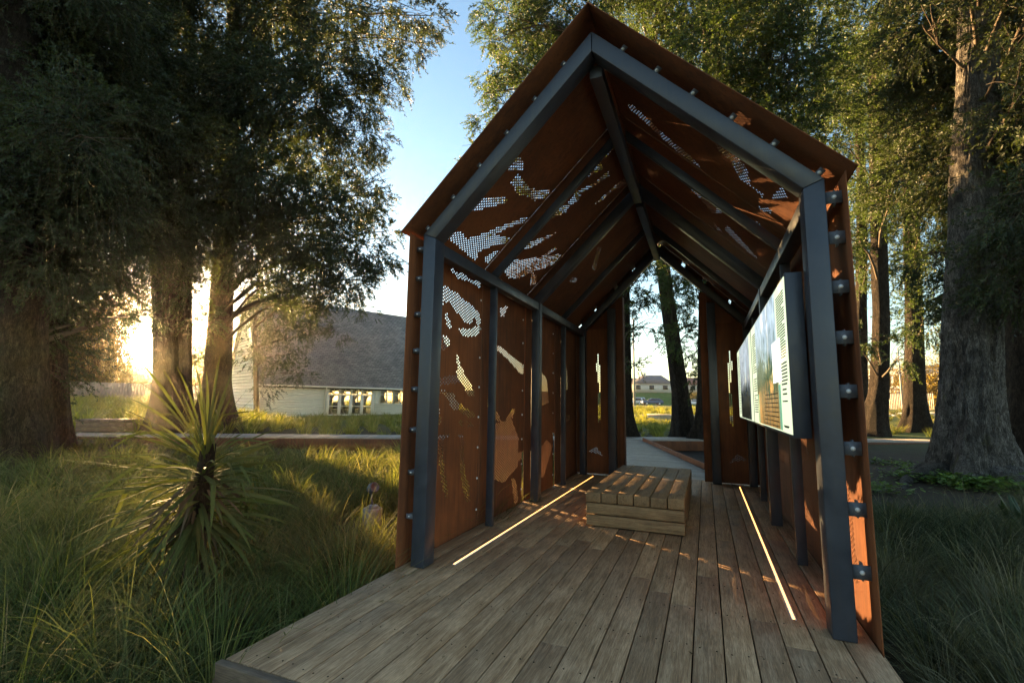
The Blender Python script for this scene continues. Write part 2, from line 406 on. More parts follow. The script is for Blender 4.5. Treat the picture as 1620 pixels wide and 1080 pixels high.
ROOF_L_HOLES = [[[0.38,0.79],[0.45,0.76],[0.57,0.75],[0.65,0.79],[0.49,0.86],[0.4,0.85]],[[0.63,0.83],[0.82,0.83],[0.98,0.82],[1.27,0.72],[1.33,0.76],[1.16,0.86],[0.98,0.88],[0.84,0.92],[0.62,0.9]],[[0.4,1.12],[0.67,1.0],[0.82,0.99],[0.76,1.03],[0.64,1.11],[0.41,1.22],[0.4,1.16]],[[0.34,1.42],[0.55,1.35],[0.67,1.37],[0.82,1.28],[1.01,1.14],[1.26,0.97],[1.33,1.0],[1.13,1.12],[1.03,1.22],[1.29,1.18],[1.33,1.22],[1.17,1.28],[0.98,1.4],[1.08,1.46],[0.86,1.46],[0.56,1.44],[0.39,1.45]],[[1.14,1.42],[1.24,1.31],[1.3,1.31],[1.31,1.42],[1.24,1.43]],[[1.66,0.1],[1.87,0.1],[1.73,0.13],[1.7,0.26],[1.62,0.28]],[[1.63,0.28],[1.87,0.28],[1.73,0.39],[1.65,0.52],[1.55,0.64],[1.55,0.53],[1.6,0.4]],[[1.99,0.25],[2.09,0.26],[1.99,0.39],[1.85,0.53],[1.92,0.59],[1.85,0.67],[1.87,0.73],[1.67,0.87],[1.59,0.99],[1.54,1.03],[1.55,0.92],[1.66,0.77],[1.74,0.66],[1.73,0.56],[1.9,0.41]],[[2.46,0.12],[2.81,0.07],[2.67,0.11],[2.46,0.27],[2.4,0.42],[2.32,0.48],[2.35,0.33]],[[2.05,0.88],[2.01,0.93],[1.9,1.04],[1.85,1.1],[1.63,1.22],[1.55,1.21],[1.68,1.1],[1.87,0.99]],[[1.52,1.32],[1.79,1.26],[2.17,1.13],[2.3,0.98],[2.37,0.98],[2.28,1.08],[2.66,0.96],[2.6,1.12],[2.32,1.25],[2.12,1.39],[1.91,1.44],[1.57,1.39]],[[2.21,1.27],[2.45,1.29],[2.63,1.35],[2.53,1.39]],[[3.36,0.68],[3.49,0.64],[3.99,0.84],[3.82,0.85]],[[3.41,1.07],[3.61,1.04],[3.71,1.09],[3.5,1.12]]]
ROOF_R_HOLES = [[[0.99,0.11],[0.97,0.18],[1.13,0.45],[1.18,0.64],[1.27,0.74],[1.35,0.68],[1.28,0.52],[1.16,0.3],[1.08,0.12]],[[1.78,0.13],[1.7,0.24],[1.69,0.47],[1.64,0.63],[1.74,0.84],[1.99,0.93],[2.18,0.85],[2.0,0.71],[1.85,0.51],[1.81,0.3]],[[0.63,0.81],[0.6,0.94],[0.72,1.06],[0.97,1.11],[0.97,1.2],[1.05,1.21],[0.99,1.14],[1.0,1.04],[0.79,0.96],[0.75,0.86]],[[0.96,1.25],[0.68,1.28],[0.69,1.32],[0.81,1.33],[0.93,1.28]],[[1.26,1.18],[1.13,1.27],[1.21,1.28],[1.35,1.21]],[[1.69,1.12],[1.57,1.23],[1.73,1.32],[1.96,1.34],[1.95,1.18]],[[2.22,0.98],[2.33,1.12],[2.55,1.31],[2.56,1.25],[2.5,1.09],[2.41,0.97]],[[2.37,0.83],[2.54,0.95],[2.57,0.9]]]
RIGHT_HOLES = [[[1.5,.3],[2.3,.35],[2.2,.55],[1.6,.5]],[[.3,.2],[.6,.2],[.8,.9],[.6,1.2],[.35,.7]],[[1.6,.8],[2.2,.7],[2.4,1.0],[1.9,1.2]],[[3.0,.6],[3.7,.62],[3.7,.72],[3.0,.70]],[[4.3,1.0],[5.0,1.05],[5.0,1.15],[4.3,1.1]],[[4.5,1.5],[4.9,1.6],[4.8,2.2],[4.5,2.1]]]


# ------------------------------------------------------------------ ground
def build_ground():
    rr = np.concatenate([[0.0], np.geomspace(.6, 60, 60), np.geomspace(66, 1500, 26)])
    na = 120
    V = [(0, 2, float(gz(0, 2)))]
    for r in rr[1:]:
        for j in range(na):
            q = 2 * math.pi * j / na
            x, y = r * math.cos(q), 2 + r * math.sin(q)
            z = float(gz(x, y)) + (0.03 * math.sin(x * 1.7 + 1.3 * math.sin(y * 1.1)) * math.sin(y * 1.3) if r < 60 else 0)
            V.append((x, y, z))
    F = [[0, 1 + j, 1 + (j + 1) % na] for j in range(na)]
    for i in range(len(rr) - 2):
        for j in range(na):
            a = 1 + i * na; b = a + na
            F.append([a + j, b + j, b + (j + 1) % na, a + (j + 1) % na])
    t = NT('earth_and_turf'); v = t.coords()
    n = t.noise(v, 2.2, 9, .68); n2 = t.noise(v, 28, 5, .7)
    soil = t.ramp(n, [(.3, (.020, .015, .011)), (.7, (.060, .045, .032))])
    soil = t.mix(t.math('MULTIPLY', n2, .6), soil, (.085, .062, .042))
    turf = t.ramp(t.noise(v, .5, 6, .6), [(.3, (.045, .075, .018)), (.7, (.11, .13, .035))])
    ln = t.n.new('ShaderNodeVectorMath'); ln.operation = 'LENGTH'; t.l.new(t.tc.outputs['Object'], ln.inputs[0])
    far = t.ramp(t.math('DIVIDE', ln.outputs['Value'], 60.0), [(.28, (0, 0, 0)), (.42, (1, 1, 1))])
    t.base(t.mix(far, soil, turf)); t.rough(.95); t.spec(.15); t.bump(t.math('ADD', n, n2), .7, .05)
    tag(mesh_obj('ground', V, F, t.m, smooth=True), 'dark mulched earth under the sedge, turning to turf farther off', 'ground', kind='structure')
build_ground()

# ------------------------------------------------------------------ deck
X0, X1, Y0, Y1 = -1.495, 1.495, -1.44, 5.56
def build_deck():
    mb = MB(); n = 20; pw = (X1 - X0) / n
    r = random.Random(3)
    for i in range(n):
        xa, xb = X0 + i * pw + .0035, X0 + (i + 1) * pw - .0035
        y = Y0 + .006; first = True
        while y < Y1 - .01:
            L = r.uniform(.7, 3.2) if first else r.uniform(2.1, 3.4)
            first = False
            ye = min(y + L, Y1)
            if Y1 - ye < .5: ye = Y1
            dz = r.uniform(-.0022, 0.0)
            mb.box(xa, xb, y, ye - .004, -.032, dz, r.random())
            y = ye
    d = mb.build('deck', DECK, bevel=.003)
    tag(d, 'grey brown timber deck of long weathered boards under the shelter', 'deck', kind='structure')
    fb = MB()
    fb.box(X0 - .012, X1 + .012, Y0 - .046, Y0 - .002, -.30, -.001, .35)
    fb.build('front_fascia', FASCIA, d, bevel=.004)
    fs = MB()
    fs.box(X0 - .030, X0 - .004, Y0 - .001, Y1, -.30, -.036, .3)
    fs.box(X1 + .004, X1 + .030, Y0 - .001, Y1, -.30, -.036, .3)
    fs.build('side_fascia', DECK, d, bevel=.004)
    sc = MB()
    for i in range(n):
        for fx in (.22, .78):
            for k in range(15):
                y = Y0 + .09 + k * .485 + r.uniform(-.012, .012)
                sc.lathe((X0 + (i + fx) * pw + r.uniform(-.004, .004), y, -.001), [(.0042, 0), (.0042, .0014)], 6)
    tag(sc.build('screw_heads', DARK, d), kind='stuff')
    sub = MB(); sub.box(X0 + .02, X1 - .02, Y0 + .02, Y1 - .02, -.42, -.045)
    sub.build('joists', DARK, d)
    return d
build_deck()

# ------------------------------------------------------------------ boardwalks
def plank_strip(mb, P0, P1, Q0, Q1, n, z=0.0, th=.035, gap=.006, r=random.Random(8)):
    """Cross boards between edge P0-P1 and edge Q0-Q1 (world xy)."""
    for i in range(n):
        a, b = i / n, (i + 1) / n
        L = math.dist(P0, P1) / n; g = gap / L / n / 2
        a += g; b -= g
        pa = [P0[k] + (P1[k] - P0[k]) * a for k in (0, 1)]; pb = [P0[k] + (P1[k] - P0[k]) * b for k in (0, 1)]
        qa = [Q0[k] + (Q1[k] - Q0[k]) * a for k in (0, 1)]; qb = [Q0[k] + (Q1[k] - Q0[k]) * b for k in (0, 1)]
        zz = z + r.uniform(-.003, 0)
        mb.prism([(*pa, zz - th), (*qa, zz - th), (*qb, zz - th), (*pb, zz - th)], [(*pa, zz), (*qa, zz), (*qb, zz), (*pb, zz)], r.random())

def build_boardwalks():
    mb = MB()
    plank_strip(mb, (-1.9, 5.57), (-4.6, 14.0), (1.05, 5.57), (-1.40, 13.95), 62, -.004)
    b = mb.build('boardwalk', DECKX)
    tag(b, 'grey boardwalk of cross boards running back from the rear opening', 'boardwalk', kind='structure')
    s = MB(); s.prism([(-1.92, 5.6, -.4), (1.0, 5.6, -.4), (-1.45, 13.9, -.4), (-4.62, 13.9, -.4)], [(-1.92, 5.6, -.045), (1.0, 5.6, -.045), (-1.45, 13.9, -.045), (-4.62, 13.9, -.045)])
    s.build('joists', DARK, b)
    # cross walk from far left to right: near edge line y = 14.69 + .534 x
    m2 = MB()
    ux, uy = .882, .471; nx, ny = -.471, .882
    A = (-24.0, 14.69 - .534 * 24.0); B = (13.0, 14.69 + .534 * 13.0)
    w = 1.75
    plank_strip(m2, A, B, (A[0] + nx * w, A[1] + ny * w), (B[0] + nx * w, B[1] + ny * w), 290, 0.0)
    c = m2.build('cross_boardwalk', DECKX)
    tag(c, 'pale boardwalk crossing behind the sedge from the left trees to the right', 'boardwalk', kind='structure')
    f = MB()
    for o, z1 in ((-.022, -.012), (w + .002, -.012)):
        P = [(A[0] + nx * o, A[1] + ny * o), (B[0] + nx * o, B[1] + ny * o), (B[0] + nx * (o + .02), B[1] + ny * (o + .02)), (A[0] + nx * (o + .02), A[1] + ny * (o + .02))]
        f.prism([(*p, -.46) for p in P], [(*p, z1) for p in P])
    f.build('edge_fascia', CORTEN, c)
build_boardwalks()

# steel edged sunken planter right of the rear walk
def build_planter():
    root = thing('planter_bed', 'sunken planter with rusty steel edging beside the rear boardwalk', 'planter', (0.2, 10.2, -.4))
    a, b = np.array([1.10, 5.62]), np.array([-1.38, 14.0]); c2 = np.array([1.6, 15.45]); d2 = np.array([2.4, 9.0])
    def wall(name, p, q, z0, z1, th, m):
        d = (q - p) / np.linalg.norm(q - p); nn = np.array([-d[1], d[0]]) * th
        P = [p, q, q - nn, p - nn]
        w = MB(); w.prism([(*v, z0) for v in P], [(*v, z1) for v in P]); return w.build(name, m, root, bevel=.003)
    wall('edging', a, b, -.40, .085, .05, CORTEN)
    wall('edging', b + np.array([.02, 0]), c2, -.40, -.02, .02, CORTEN)
    s = MB(); P = [a + np.array([.08, 0]), b + np.array([.06, -.02]), c2 - np.array([.04, .05]), d2 - np.array([.04, 0])]
    s.prism([(*v, -.41) for v in P], [(*v, -.34) for v in P]); s.build('soil', mat_plain('planter_soil', (.022, .017, .013), .95, .1, .4, 9, 0, .5), root)
build_planter()

# ------------------------------------------------------------------ shelter
XO, TH = 1.412, .115
ZE = 2.6155; ZR = ZE + XO
XI = XO - TH; ZRI = ZR - TH * math.sqrt(2); ZI = ZRI - XI
SK = 1.505                                    # inner face of the rusty skin on the walls
YF, YM, YB = (0.0, .15), (2.64, 2.76), (5.20, 5.34)
YT = (1.335, 4.035)                           # the slim intermediate ribs

def hex_panel(name, parent, u0, u1, v0, v1, polys, fmap, pitch=.031, hr=.0100, thin=0.0, r=random.Random(2), notch=None):
    """A sheet of weathering steel with real round perforations inside the polygons."""
    u0, u1, v0, v1 = v0, v1, u0, u1                 # hole rows run up the sheet
    polys = [[(q[1], q[0]) for q in P] for P in polys]
    fm = fmap; fmap = lambda a, b: fm(b, a)
    s3 = math.sqrt(3); R = pitch / s3; dv = pitch * s3 / 2
    pts = []; key = {}; F = []
    def vid(u, v):
        k = (int(round(u * 4000)), int(round(v * 4000)))
        i = key.get(k)
        if i is None:
            i = len(pts); key[k] = i; pts.append((u, v))
        return i
    def inside(px, py):
        for P in polys:
            hit = False; n = len(P); j = n - 1
            for i in range(n):
                if (P[i][1] > py) != (P[j][1] > py) and px < (P[j][0] - P[i][0]) * (py - P[i][1]) / (P[j][1] - P[i][1]) + P[i][0]: hit = not hit
                j = i
            if hit: return True
        return False
    corner = [(R * math.cos(math.radians(30 + 60 * k)), R * math.sin(math.radians(30 + 60 * k))) for k in range(6)]
    ring = [(hr * math.cos(math.radians(30 + 60 * k)), hr * math.sin(math.radians(30 + 60 * k))) for k in range(6)]
    nj = int((v1 - v0) / dv) + 3; ni = int((u1 - u0) / pitch) + 3
    for j in range(-1, nj):
        v = v0 + j * dv
        for i in range(-1, ni):
            u = u0 + (i + .5 * (j % 2)) * pitch
            cs = [(min(max(u + a, u0), u1), min(max(v + b, v0), v1)) for a, b in corner]
            ids = [vid(*q) for q in cs]
            cl = [k for n_, k in enumerate(ids) if k != ids[n_ - 1]]
            if len(set(cl)) < 3: continue
            if notch and v > notch[0] and u < notch[1]: continue
            ok = (u - u0 > .035 and u1 - u > .035 and v - v0 > .03 and v1 - v > .03)
            if ok and inside(u, v) and r.random() > thin:
                rg = [vid(u + a, v + b) for a, b in ring]
                for k in range(6):
                    F.append([ids[k], ids[(k + 1) % 6], rg[(k + 1) % 6], rg[k]])
            else:
                area = sum(pts[cl[k]][0] * pts[cl[(k + 1) % len(cl)]][1] - pts[cl[(k + 1) % len(cl)]][0] * pts[cl[k]][1] for k in range(len(cl)))
                if abs(area) > 1e-8: F.append(cl)
    V = [fmap(u, v) for u, v in pts]
    o = mesh_obj(name, V, F, CORTEN, parent)
    m = o.modifiers.new('plate', 'SOLIDIFY'); m.thickness = .004; m.offset = 0
    return o

def build_shelter():
    root = thing('shelter', 'gabled walk-through shelter of perforated rusty steel sheets on a dark steel frame', 'shelter', (0, 2.65, 0))
    # portal frames
    for fi, (ya, yb) in enumerate((YF, YM, YB)):
        e = 0.0 if fi == 0 else .004
        for s in (-1, 1):
            P = [(s * (XO - e), .002), (s * (XI + e), .002), (s * (XI + e), ZI), (s * (XO - e), ZE)]
            MB().xz(P, ya, yb).build('post', STEEL, root, bevel=.006)
            P = [(s * (XO - e), ZE), (s * (XI + e), ZI), (s * .001, ZRI), (s * .001, ZR)]
            MB().xz(P, ya, yb).build('rafter', STEEL, root, bevel=.006)
    for y in YT:
        for s in (-1, 1):
            MB().box(min(s * 1.335, s * 1.408), max(s * 1.335, s * 1.408), y - .024, y + .024, .004, 2.545).build('rib', STEEL, root, bevel=.003)
            k = .075 * math.sqrt(2)
            MB().xz([(s * 1.40, ZR - .004 - 1.40), (s * 1.335, ZR - .004 - 1.335 - .115), (s * .052, ZR - .004 - k - .052), (s * .052, ZR - .004 - .052)], y - .024, y + .024).build('rib', STEEL, root, bevel=.003)
    # beams along the eaves and the ridge
    for s in (-1, 1):
        for ya, yb in ((YF[1], YM[0]), (YM[1], YB[0])):
            MB().box(min(s * (XI + .012), s * (XO - .006)), max(s * (XI + .012), s * (XO - .006)), ya + .001, yb - .001, 2.462, 2.566).build('eave_beam', STEEL, root, bevel=.005)
    for ya, yb in ((YF[1], YM[0]), (YM[1], YB[0])):
        MB().box(-.05, .05, ya + .001, yb - .001, ZRI - .115, ZRI - .012).build('ridge_beam', STEEL, root, bevel=.005)
    # rusty skin: wall sheets and roof sheets
    ys = [(-.06, 1.322), (1.330, 2.640), (2.648, 4.000), (4.008, 5.42)]
    far = [[[3.3, 1.2], [3.7, 1.25], [3.6, 1.6], [3.3, 1.7]], [[2.9, 2.2], [3.1, 2.15], [3.0, 2.35]], [[4.3, .9], [4.9, .95], [4.9, 1.05], [4.3, 1.0]],
           [[4.4, 1.4], [4.8, 1.5], [4.6, 2.1], [4.4, 2.0]], [[1.62, .42], [2.0, .32], [2.44, .45], [2.46, .80], [2.2, 1.05], [1.7, 1.0]],
           [[2.95, .15], [3.5, .2], [3.9, .6], [3.6, .7], [3.0, .5]]]
    for a, b in ys:
        hex_panel('wall_panel', root, a, b, -.02, 2.618, WALL_HOLES + far, lambda u, v: (-SK, u, v), notch={2.640: (2.585, .62), 4.0: (3.92, .78)}.get(b))
        hex_panel('wall_panel', root, a, b, -.02, 2.618, RIGHT_HOLES, lambda u, v: (SK, u, v))
    for a, b in ((-.12, 1.322), (1.330, 2.645), (2.655, 4.028), (4.036, 5.47)):
        q = math.sqrt(2)
        hex_panel('roof_panel', root, a, b, .0, 1.552 * q, [[(u, v * q) for u, v in P] for P in ROOF_L_HOLES], lambda u, v: (-v / q, u, 4.165 - v / q))
        hex_panel('roof_panel', root, a, b, .0, 1.552 * q, [[(u, v * q) for u, v in P] for P in ROOF_R_HOLES], lambda u, v: (v / q, u, 4.165 - v / q))
    MB().prism([(-.06, -.118, 4.112), (0, -.118, 4.172), (.06, -.118, 4.112), (0, -.118, 4.166)], [(-.06, 5.468, 4.112), (0, 5.468, 4.172), (.06, 5.468, 4.112), (0, 5.468, 4.166)]).build('ridge_cap', CORTEN, root)
    # folded closers between the rear rafters and the roof sheets, with gaps at the cleats
    for s in (-1, 1):
        for qa, qb in ((.03, .38), (.44, .70), (.76, 1.10), (1.13, 1.38)):
            MB().xz([(s * qa, ZR - qa + .003), (s * qb, ZR - qb + .003), (s * (qb + .03), ZR - qb + .098), (s * (qa + .03), ZR - qa + .098)], 5.33, 5.336).build('closer', CORTEN, root)
    # end wall: two solid leaves, jambs and the open doorway between
    for s in (-1, 1):
        hx = [[[1.0, .32], [1.30, .40], [1.15, .48]], [[1.06, .95], [1.11, .9], [1.12, 1.3], [1.08, 1.5], [1.13, 1.9], [1.10, 2.2], [1.05, 1.8]]]
        P = lambda u, v, s=s: (s * u, 5.36, v)
        hex_panel('end_panel', root, .80, 1.5, .01, 2.604, hx, P)
        MB().box(min(s * .765, s * .895), max(s * .765, s * .895), 5.205, 5.335, .002, 2.95).build('jamb_post', STEEL, root, bevel=.005)
        MB().box(min(s * .655, s * .775), max(s * .655, s * .775), 5.34, 5.352, .01, 3.16).build('jamb_plate', CORTEN, root, bevel=.002)
        MB().box(min(s * .648, s * .655), max(s * .648, s * .655), 5.34, 5.60, .01, 3.20).build('jamb_plate', CORTEN, root)
        MB().xz([(s * .78, 2.6045), (s * 1.48, 2.6045), (s * .78, 3.28)], 5.358, 5.364).build('end_panel', CORTEN, root)
    # cleats with bolts, front frame
    zs = [.36, .69, 1.02, 1.34, 1.65, 1.95, 2.25, 2.50]
    cl = MB(); cl.box(-.042, .042, -.003, .003, -.038, .038); cl.box(-.024, .024, -.006, -.0035, -.026, .026); cl.box(.0, .0075, .005, .05, -.047, .047)
    cleat_me = None; bolt_me = None
    def bolt_mesh(axis):
        b = MB(); b.lathe((0, 0, 0), [(.0125, 0), (.0125, .002), (.0088, .0024), (.0088, .007), (.006, .0088), (.001, .0095)], 12)
        V = np.array(b.V)
        if axis == '-y': V = V[:, [0, 2, 1]] * np.array([1, -1, 1])
        if axis == '+x': V = V[:, [2, 1, 0]]
        if axis == '-x': V = V[:, [2, 1, 0]] * np.array([-1, 1, 1])
        return V, b.F
    protos = {}
    def bolt(parent, axis, p):
        if axis not in protos:
            V, F = bolt_mesh(axis)
            protos[axis] = mesh_obj('bolt', V, F, GALV, parent, local=True); protos[axis].location = p
        else: share(protos[axis], 'bolt', parent, p)
    org = np.array(root.location)
    first = None
    for s in (-1, 1):
        for z in zs:
            loc = np.array([s * (XO + .047), .03, z]) - org
            if first is None:
                first = cl.build('cleat', DARKCLEAT, root, bevel=.002, local=True); first.location = loc; o = first
            else: o = share(first, 'cleat', root, loc)
            if s < 0: o.scale = (.7, 1, .5)
            bolt(o, '-y', (0, -.0062, 0))
        for k in range(6):
            q = .20 + k * .235
            P = [(s * (q - .014), ZR - (q - .014) + .001), (s * (q + .014), ZR - (q + .014) + .001), (s * (q + .014) + s * .045, ZR - (q + .014) + .046), (s * (q - .014) + s * .045, ZR - (q - .014) + .046)]
            c = MB().xz(P, .05, .058).build('cleat', DARKCLEAT, root)
            bolt(c, '-y', tuple(np.array([s * (q + .023), .049, ZR - q + .024]) - org))
    # bolt rows through the skin beside the posts and ribs, left wall in view
    for y in (1.285, 2.560, 3.900):
        for z in [.16 + .31 * i for i in range(8)]:
            MB().box(-SK + .003, -1.41, y + .018, y + .024, z - .03, z + .03)
            bolt(root, '+x', tuple(np.array([-SK + .003, y, z]) - org))
    return root
SHELTER = build_shelter()

# ------------------------------------------------------------------ light strips let into the deck
LED = mat_emit('warm_light_strip', (1.0, .40, .10), .42)
for s, w in ((-1, 'left'), (1, 'right')):
    o = MB().box(s * 1.143 - .006, s * 1.143 + .006, .20, 5.10, -.012, .0035).build('light_strip', LED)
    MB().box(s * 1.143 - .0125, s * 1.143 - .0065, .19, 5.11, -.012, .0022).box(s * 1.143 + .0065, s * 1.143 + .0125, .19, 5.11, -.012, .0022).build('channel', GALV, o)
    tag(o, 'warm glowing light strip in the deck along the %s wall%s' % (w, ' of rusty sheets' if s < 0 else ' below the display boards'), 'light strip', 'light strips let into the deck')

# ------------------------------------------------------------------ bench
def build_bench():
    root = thing('bench', 'low block bench of sleeper timbers standing on the deck inside the shelter', 'bench', (0, 2.95, 0))
    r = random.Random(4)
    for i in range(6):
        x = -.482 + i * .1612
        MB().box(x + .004, x + .1565, 1.76 + r.uniform(-.006, .006), 4.15, .246, .345 + r.uniform(-.004, .003), r.random()).build('top_plank', SLEEPER, root, bevel=.006)
    for z0, z1 in ((.012, .118), (.128, .236)):
        MB().box(-.478, .478, 1.775, 1.86, z0, z1, r.random()).build('front_plank', SLEEPERX, root, bevel=.005)
        MB().box(-.478, .478, 4.05, 4.135, z0, z1, r.random()).build('rear_plank', SLEEPERX, root, bevel=.005)
        for s in (-1, 1):
            MB().box(min(s * .395, s * .476), max(s * .395, s * .476), 1.862, 4.048, z0, z1, r.random()).build('side_plank', SLEEPER, root, bevel=.005)
    MB().box(-.38, .38, 1.88, 4.03, .004, .242).build('core', DARK, root)
build_bench()

# ------------------------------------------------------------------ display boards on the right wall
def build_display():
    def picture(name, stops, emit):
        t = NT(name); v = t.coords((1, 1, 1))
        sp = t.n.new('ShaderNodeSeparateXYZ'); t.l.new(t.tc.outputs['Generated'], sp.inputs[0])
        n = t.noise(t.coords((1, 3, 3)), 2.2, 6, .65); n2 = t.noise(t.coords((1, 8, 3)), 2.5, 5, .6)
        h = t.math('ADD', sp.outputs[2], t.math('MULTIPLY', t.math('SUBTRACT', n, .5), .75))
        c = t.ramp(h, stops)
        c = t.mix(t.math('MULTIPLY', t.ramp(n2, [(.45, (0, 0, 0)), (.6, (1, 1, 1))]), .55), c, (.05, .085, .055))
        t.base(c); t.rough(.25); t.l.new(c, t.p.inputs['Emission Color']); t.p.inputs['Emission Strength'].default_value = emit
        return t.m
    PALE = NT('backlit_pale_print'); PALE.base((.62, .70, .50)); PALE.rough(.3)
    PALE.p.inputs['Emission Color'].default_value = (.74, .84, .56, 1); PALE.p.inputs['Emission Strength'].default_value = .105
    PALE = PALE.m
    WHITE = mat_emit('backlit_white_print', (.95, .96, .90), .15, (.7, .7, .68))
    GREEN = mat_emit('backlit_green_print', (.16, .34, .22), .11, (.12, .25, .16))
    INK = mat_plain('printed_ink', (.030, .036, .030), .5, .3, .05)
    PIC1 = picture('backlit_river_print', [(.08, (.36, .20, .06)), (.24, (.42, .26, .10)), (.36, (.06, .10, .05)), (.52, (.12, .17, .11)), (.62, (.34, .42, .44)), (.85, (.55, .66, .76))], .105)
    PIC2 = picture('backlit_group_print', [(.10, (.04, .045, .05)), (.38, (.08, .09, .10)), (.50, (.36, .40, .44)), (.9, (.50, .56, .62))], .105)
    X = 1.195
    for which, (a, b) in enumerate(((.19, 2.60), (2.70, 5.09))):
        root = thing('display_board', ('near pale green display board with a river scene and text columns',
                     'far display board with a grey group scene, beyond the river scene board')[which], 'display board', (1.24, (a + b) / 2, 1.05), 'backlit display boards on the right wall')
        MB().box(X, 1.292, a - .022, b + .022, 1.055, 2.095).build('case', STEEL, root, bevel=.004)
        MB().box(X - .004, X - .0005, a, b, 1.075, 2.075).build('screen', PALE, root)
        xs = X - .0062
        def quad(name, y0, y1, z0, z1, m, dx=0.0):
            return MB().box(xs - dx, xs + .0016 - dx, y0, y1, z0, z1).build(name, m, root)
        if which == 0:
            quad('picture', .66, 2.14, 1.085, 2.068, PIC1)
            quad('white_box', .48, .90, 1.42, 1.72, WHITE, .002)
            quad('green_strip', .56, .66, 1.085, 1.40, GREEN, .001)
            quad('green_strip', 2.02, 2.10, 1.085, 1.36, GREEN, .002)
            ln = MB(); r = random.Random(6)
            for k in range(24): 
                z = 2.00 - k * .0185
                ln.box(xs, xs + .0016, .24 + (r.random() * .12 if k % 6 == 5 else .0), .58, z - .0035, z + .0035)
            for k in range(13):
                z = 1.53 - k * .0225 if k < 12 else 1.12
                if k in (7, 8, 9, 10): continue
                ln.box(xs - .004, xs - .0024, .215 if k < 6 else .26, .47, z - .0042, z + .0042)
            for z in (1.395, 1.36, 1.33, 1.115): ln.box(xs - .002, xs, .26 + r.random() * .06, .46, z - .005, z + .005)
            for k in range(34):
                z = 1.98 - k * .024
                if k in (17, 18, 25): continue
                ln.box(xs, xs + .0016, 2.17 + (r.random() * .2 if k % 7 == 6 else 0), 2.50, z - .0045, z + .0045)
            for k in range(8): ln.box(xs - .003, xs - .0015, .70, 1.62 - k * .02, 1.10 + k * .034, 1.107 + k * .034)
            ln.build('print', INK, root)
        else:
            quad('picture', 2.95, 4.55, 1.085, 2.068, PIC2)
            ln = MB(); r = random.Random(9)
            for k in range(36): ln.box(xs, xs + .0016, 4.62, 4.98 - (r.random() * .2 if k % 8 == 7 else 0), 1.98 - k * .024, 1.987 - k * .024)
            ln.build('print', INK, root)
            ln = MB()
            for k in range(9):
                y = 3.1 + k * .15; h = r.uniform(.28, .40)
                ln.box(xs - .003, xs - .0015, y, y + .155 if k < 8 else y + .1, 1.09, 1.09 + h)
            ln.build('figures', INK, root)
build_display()

# ------------------------------------------------------------------ spotlight in the sedge
def build_spot():
    p = np.array([-3.38, 2.05, float(gz(-3.38, 2.05)) + .10])
    root = thing('spotlight', 'small ball headed spotlight on a round concrete footing in the sedge', 'spotlight', tuple(p))
    z = p[2]
    MB().lathe(p, [(.125, -.18), (.125, .155), (.117, .168), (.10, .172)], 28).build('footing', mat_plain('cast_concrete', (.24, .24, .23), .85, .2, .2, 14, 0, .3), root)
    MB().lathe(p + np.array([0, 0, .172]), [(.078, 0), (.078, .018), (.058, .034), (.05, .036)], 24).build('base_plate', DARKCLEAT, root, bevel=.002)
    MB().tube([p + np.array([0, 0, .20]), p + np.array([-.03, .0, .29]), p + np.array([-.015, 0, .36])], .012, 10).build('stem', DARKCLEAT, root)
    V = []; prof = [(.0, -.075), (.035, -.068), (.060, -.045), (.072, -.01), (.070, .03), (.066, .062), (.052, .066), (.05, .05), (.0, .048)]
    h = MB().lathe((0, 0, 0), [(max(r, .001), q) for r, q in prof], 24)
    M = Matrix.Rotation(math.radians(65), 3, 'Y') @ Matrix.Rotation(math.radians(20), 3, 'X')
    h.V = [tuple(np.array(M @ Vector(v)) + p + np.array([-.02, 0, .415])) for v in h.V]
    h.build('lamp_head', mat_plain('brushed_lamp', (.085, .09, .10), .6, .4, .1, 20, .1), root, smooth=True)
build_spot()

# ------------------------------------------------------------------ block seat on the far boardwalk
def build_seat():
    c = at(172, 690, 22.4); r = random.Random(14)
    root = thing('block_seat', 'dark timber block seat on the boardwalk beside the left trunks', 'bench', (c[0], c[1], 0.0), rz=math.atan2(.471, .882))
    for i in range(6):
        MB().box(-.8 + i * .268, -.8 + i * .268 + .258, -.5, .5, .33, .43, r.random()).build('top_plank', FASCIA, root, local=True, bevel=.006)
    for z in (.01, .17): MB().box(-.78, .78, -.48, -.38, z, z + .15, r.random()).build('front_plank', FASCIA, root, local=True, bevel=.005)
    for s in (-1, 1): MB().box(min(s * .68, s * .78), max(s * .68, s * .78), -.375, .47, .01, .32, r.random()).build('side_plank', FASCIA, root, local=True)
build_seat()

# ------------------------------------------------------------------ the hall to the left
GLASS = mat_glass()
WHITEWOOD = mat_plain('white_weatherboard', (.78, .75, .66), .6, .35, .06, 3)
TRIM = mat_plain('cream_trim', (.80, .76, .66), .5, .4, .05, 5)
def mat_shingle():
    t = NT('grey_shingles')
    b = t.n.new('ShaderNodeTexBrick'); b.offset = .5
    t.l.new(t.coords((1, 1, 1), 'UV'), b.inputs['Vector'])
    b.inputs['Scale'].default_value = 1.0; b.inputs['Brick Width'].default_value = .30; b.inputs['Row Height'].default_value = .17
    b.inputs['Mortar Size'].default_value = .012; b.inputs['Bias'].default_value = 0.0
    b.inputs['Color1'].default_value = (.165, .16, .163, 1); b.inputs['Color2'].default_value = (.26, .25, .25, 1); b.inputs['Mortar'].default_value = (.05, .047, .045, 1)
    n = t.noise(t.coords(), .9, 6, .65)
    t.base(t.mix(1.0, b.outputs['Color'], t.ramp(n, [(.3, (.72, .70, .70)), (.7, (1.2, 1.15, 1.08))]), 'MULTIPLY'))
    t.rough(.9); t.bump(b.outputs['Fac'], -.6, .02)
    return t.m
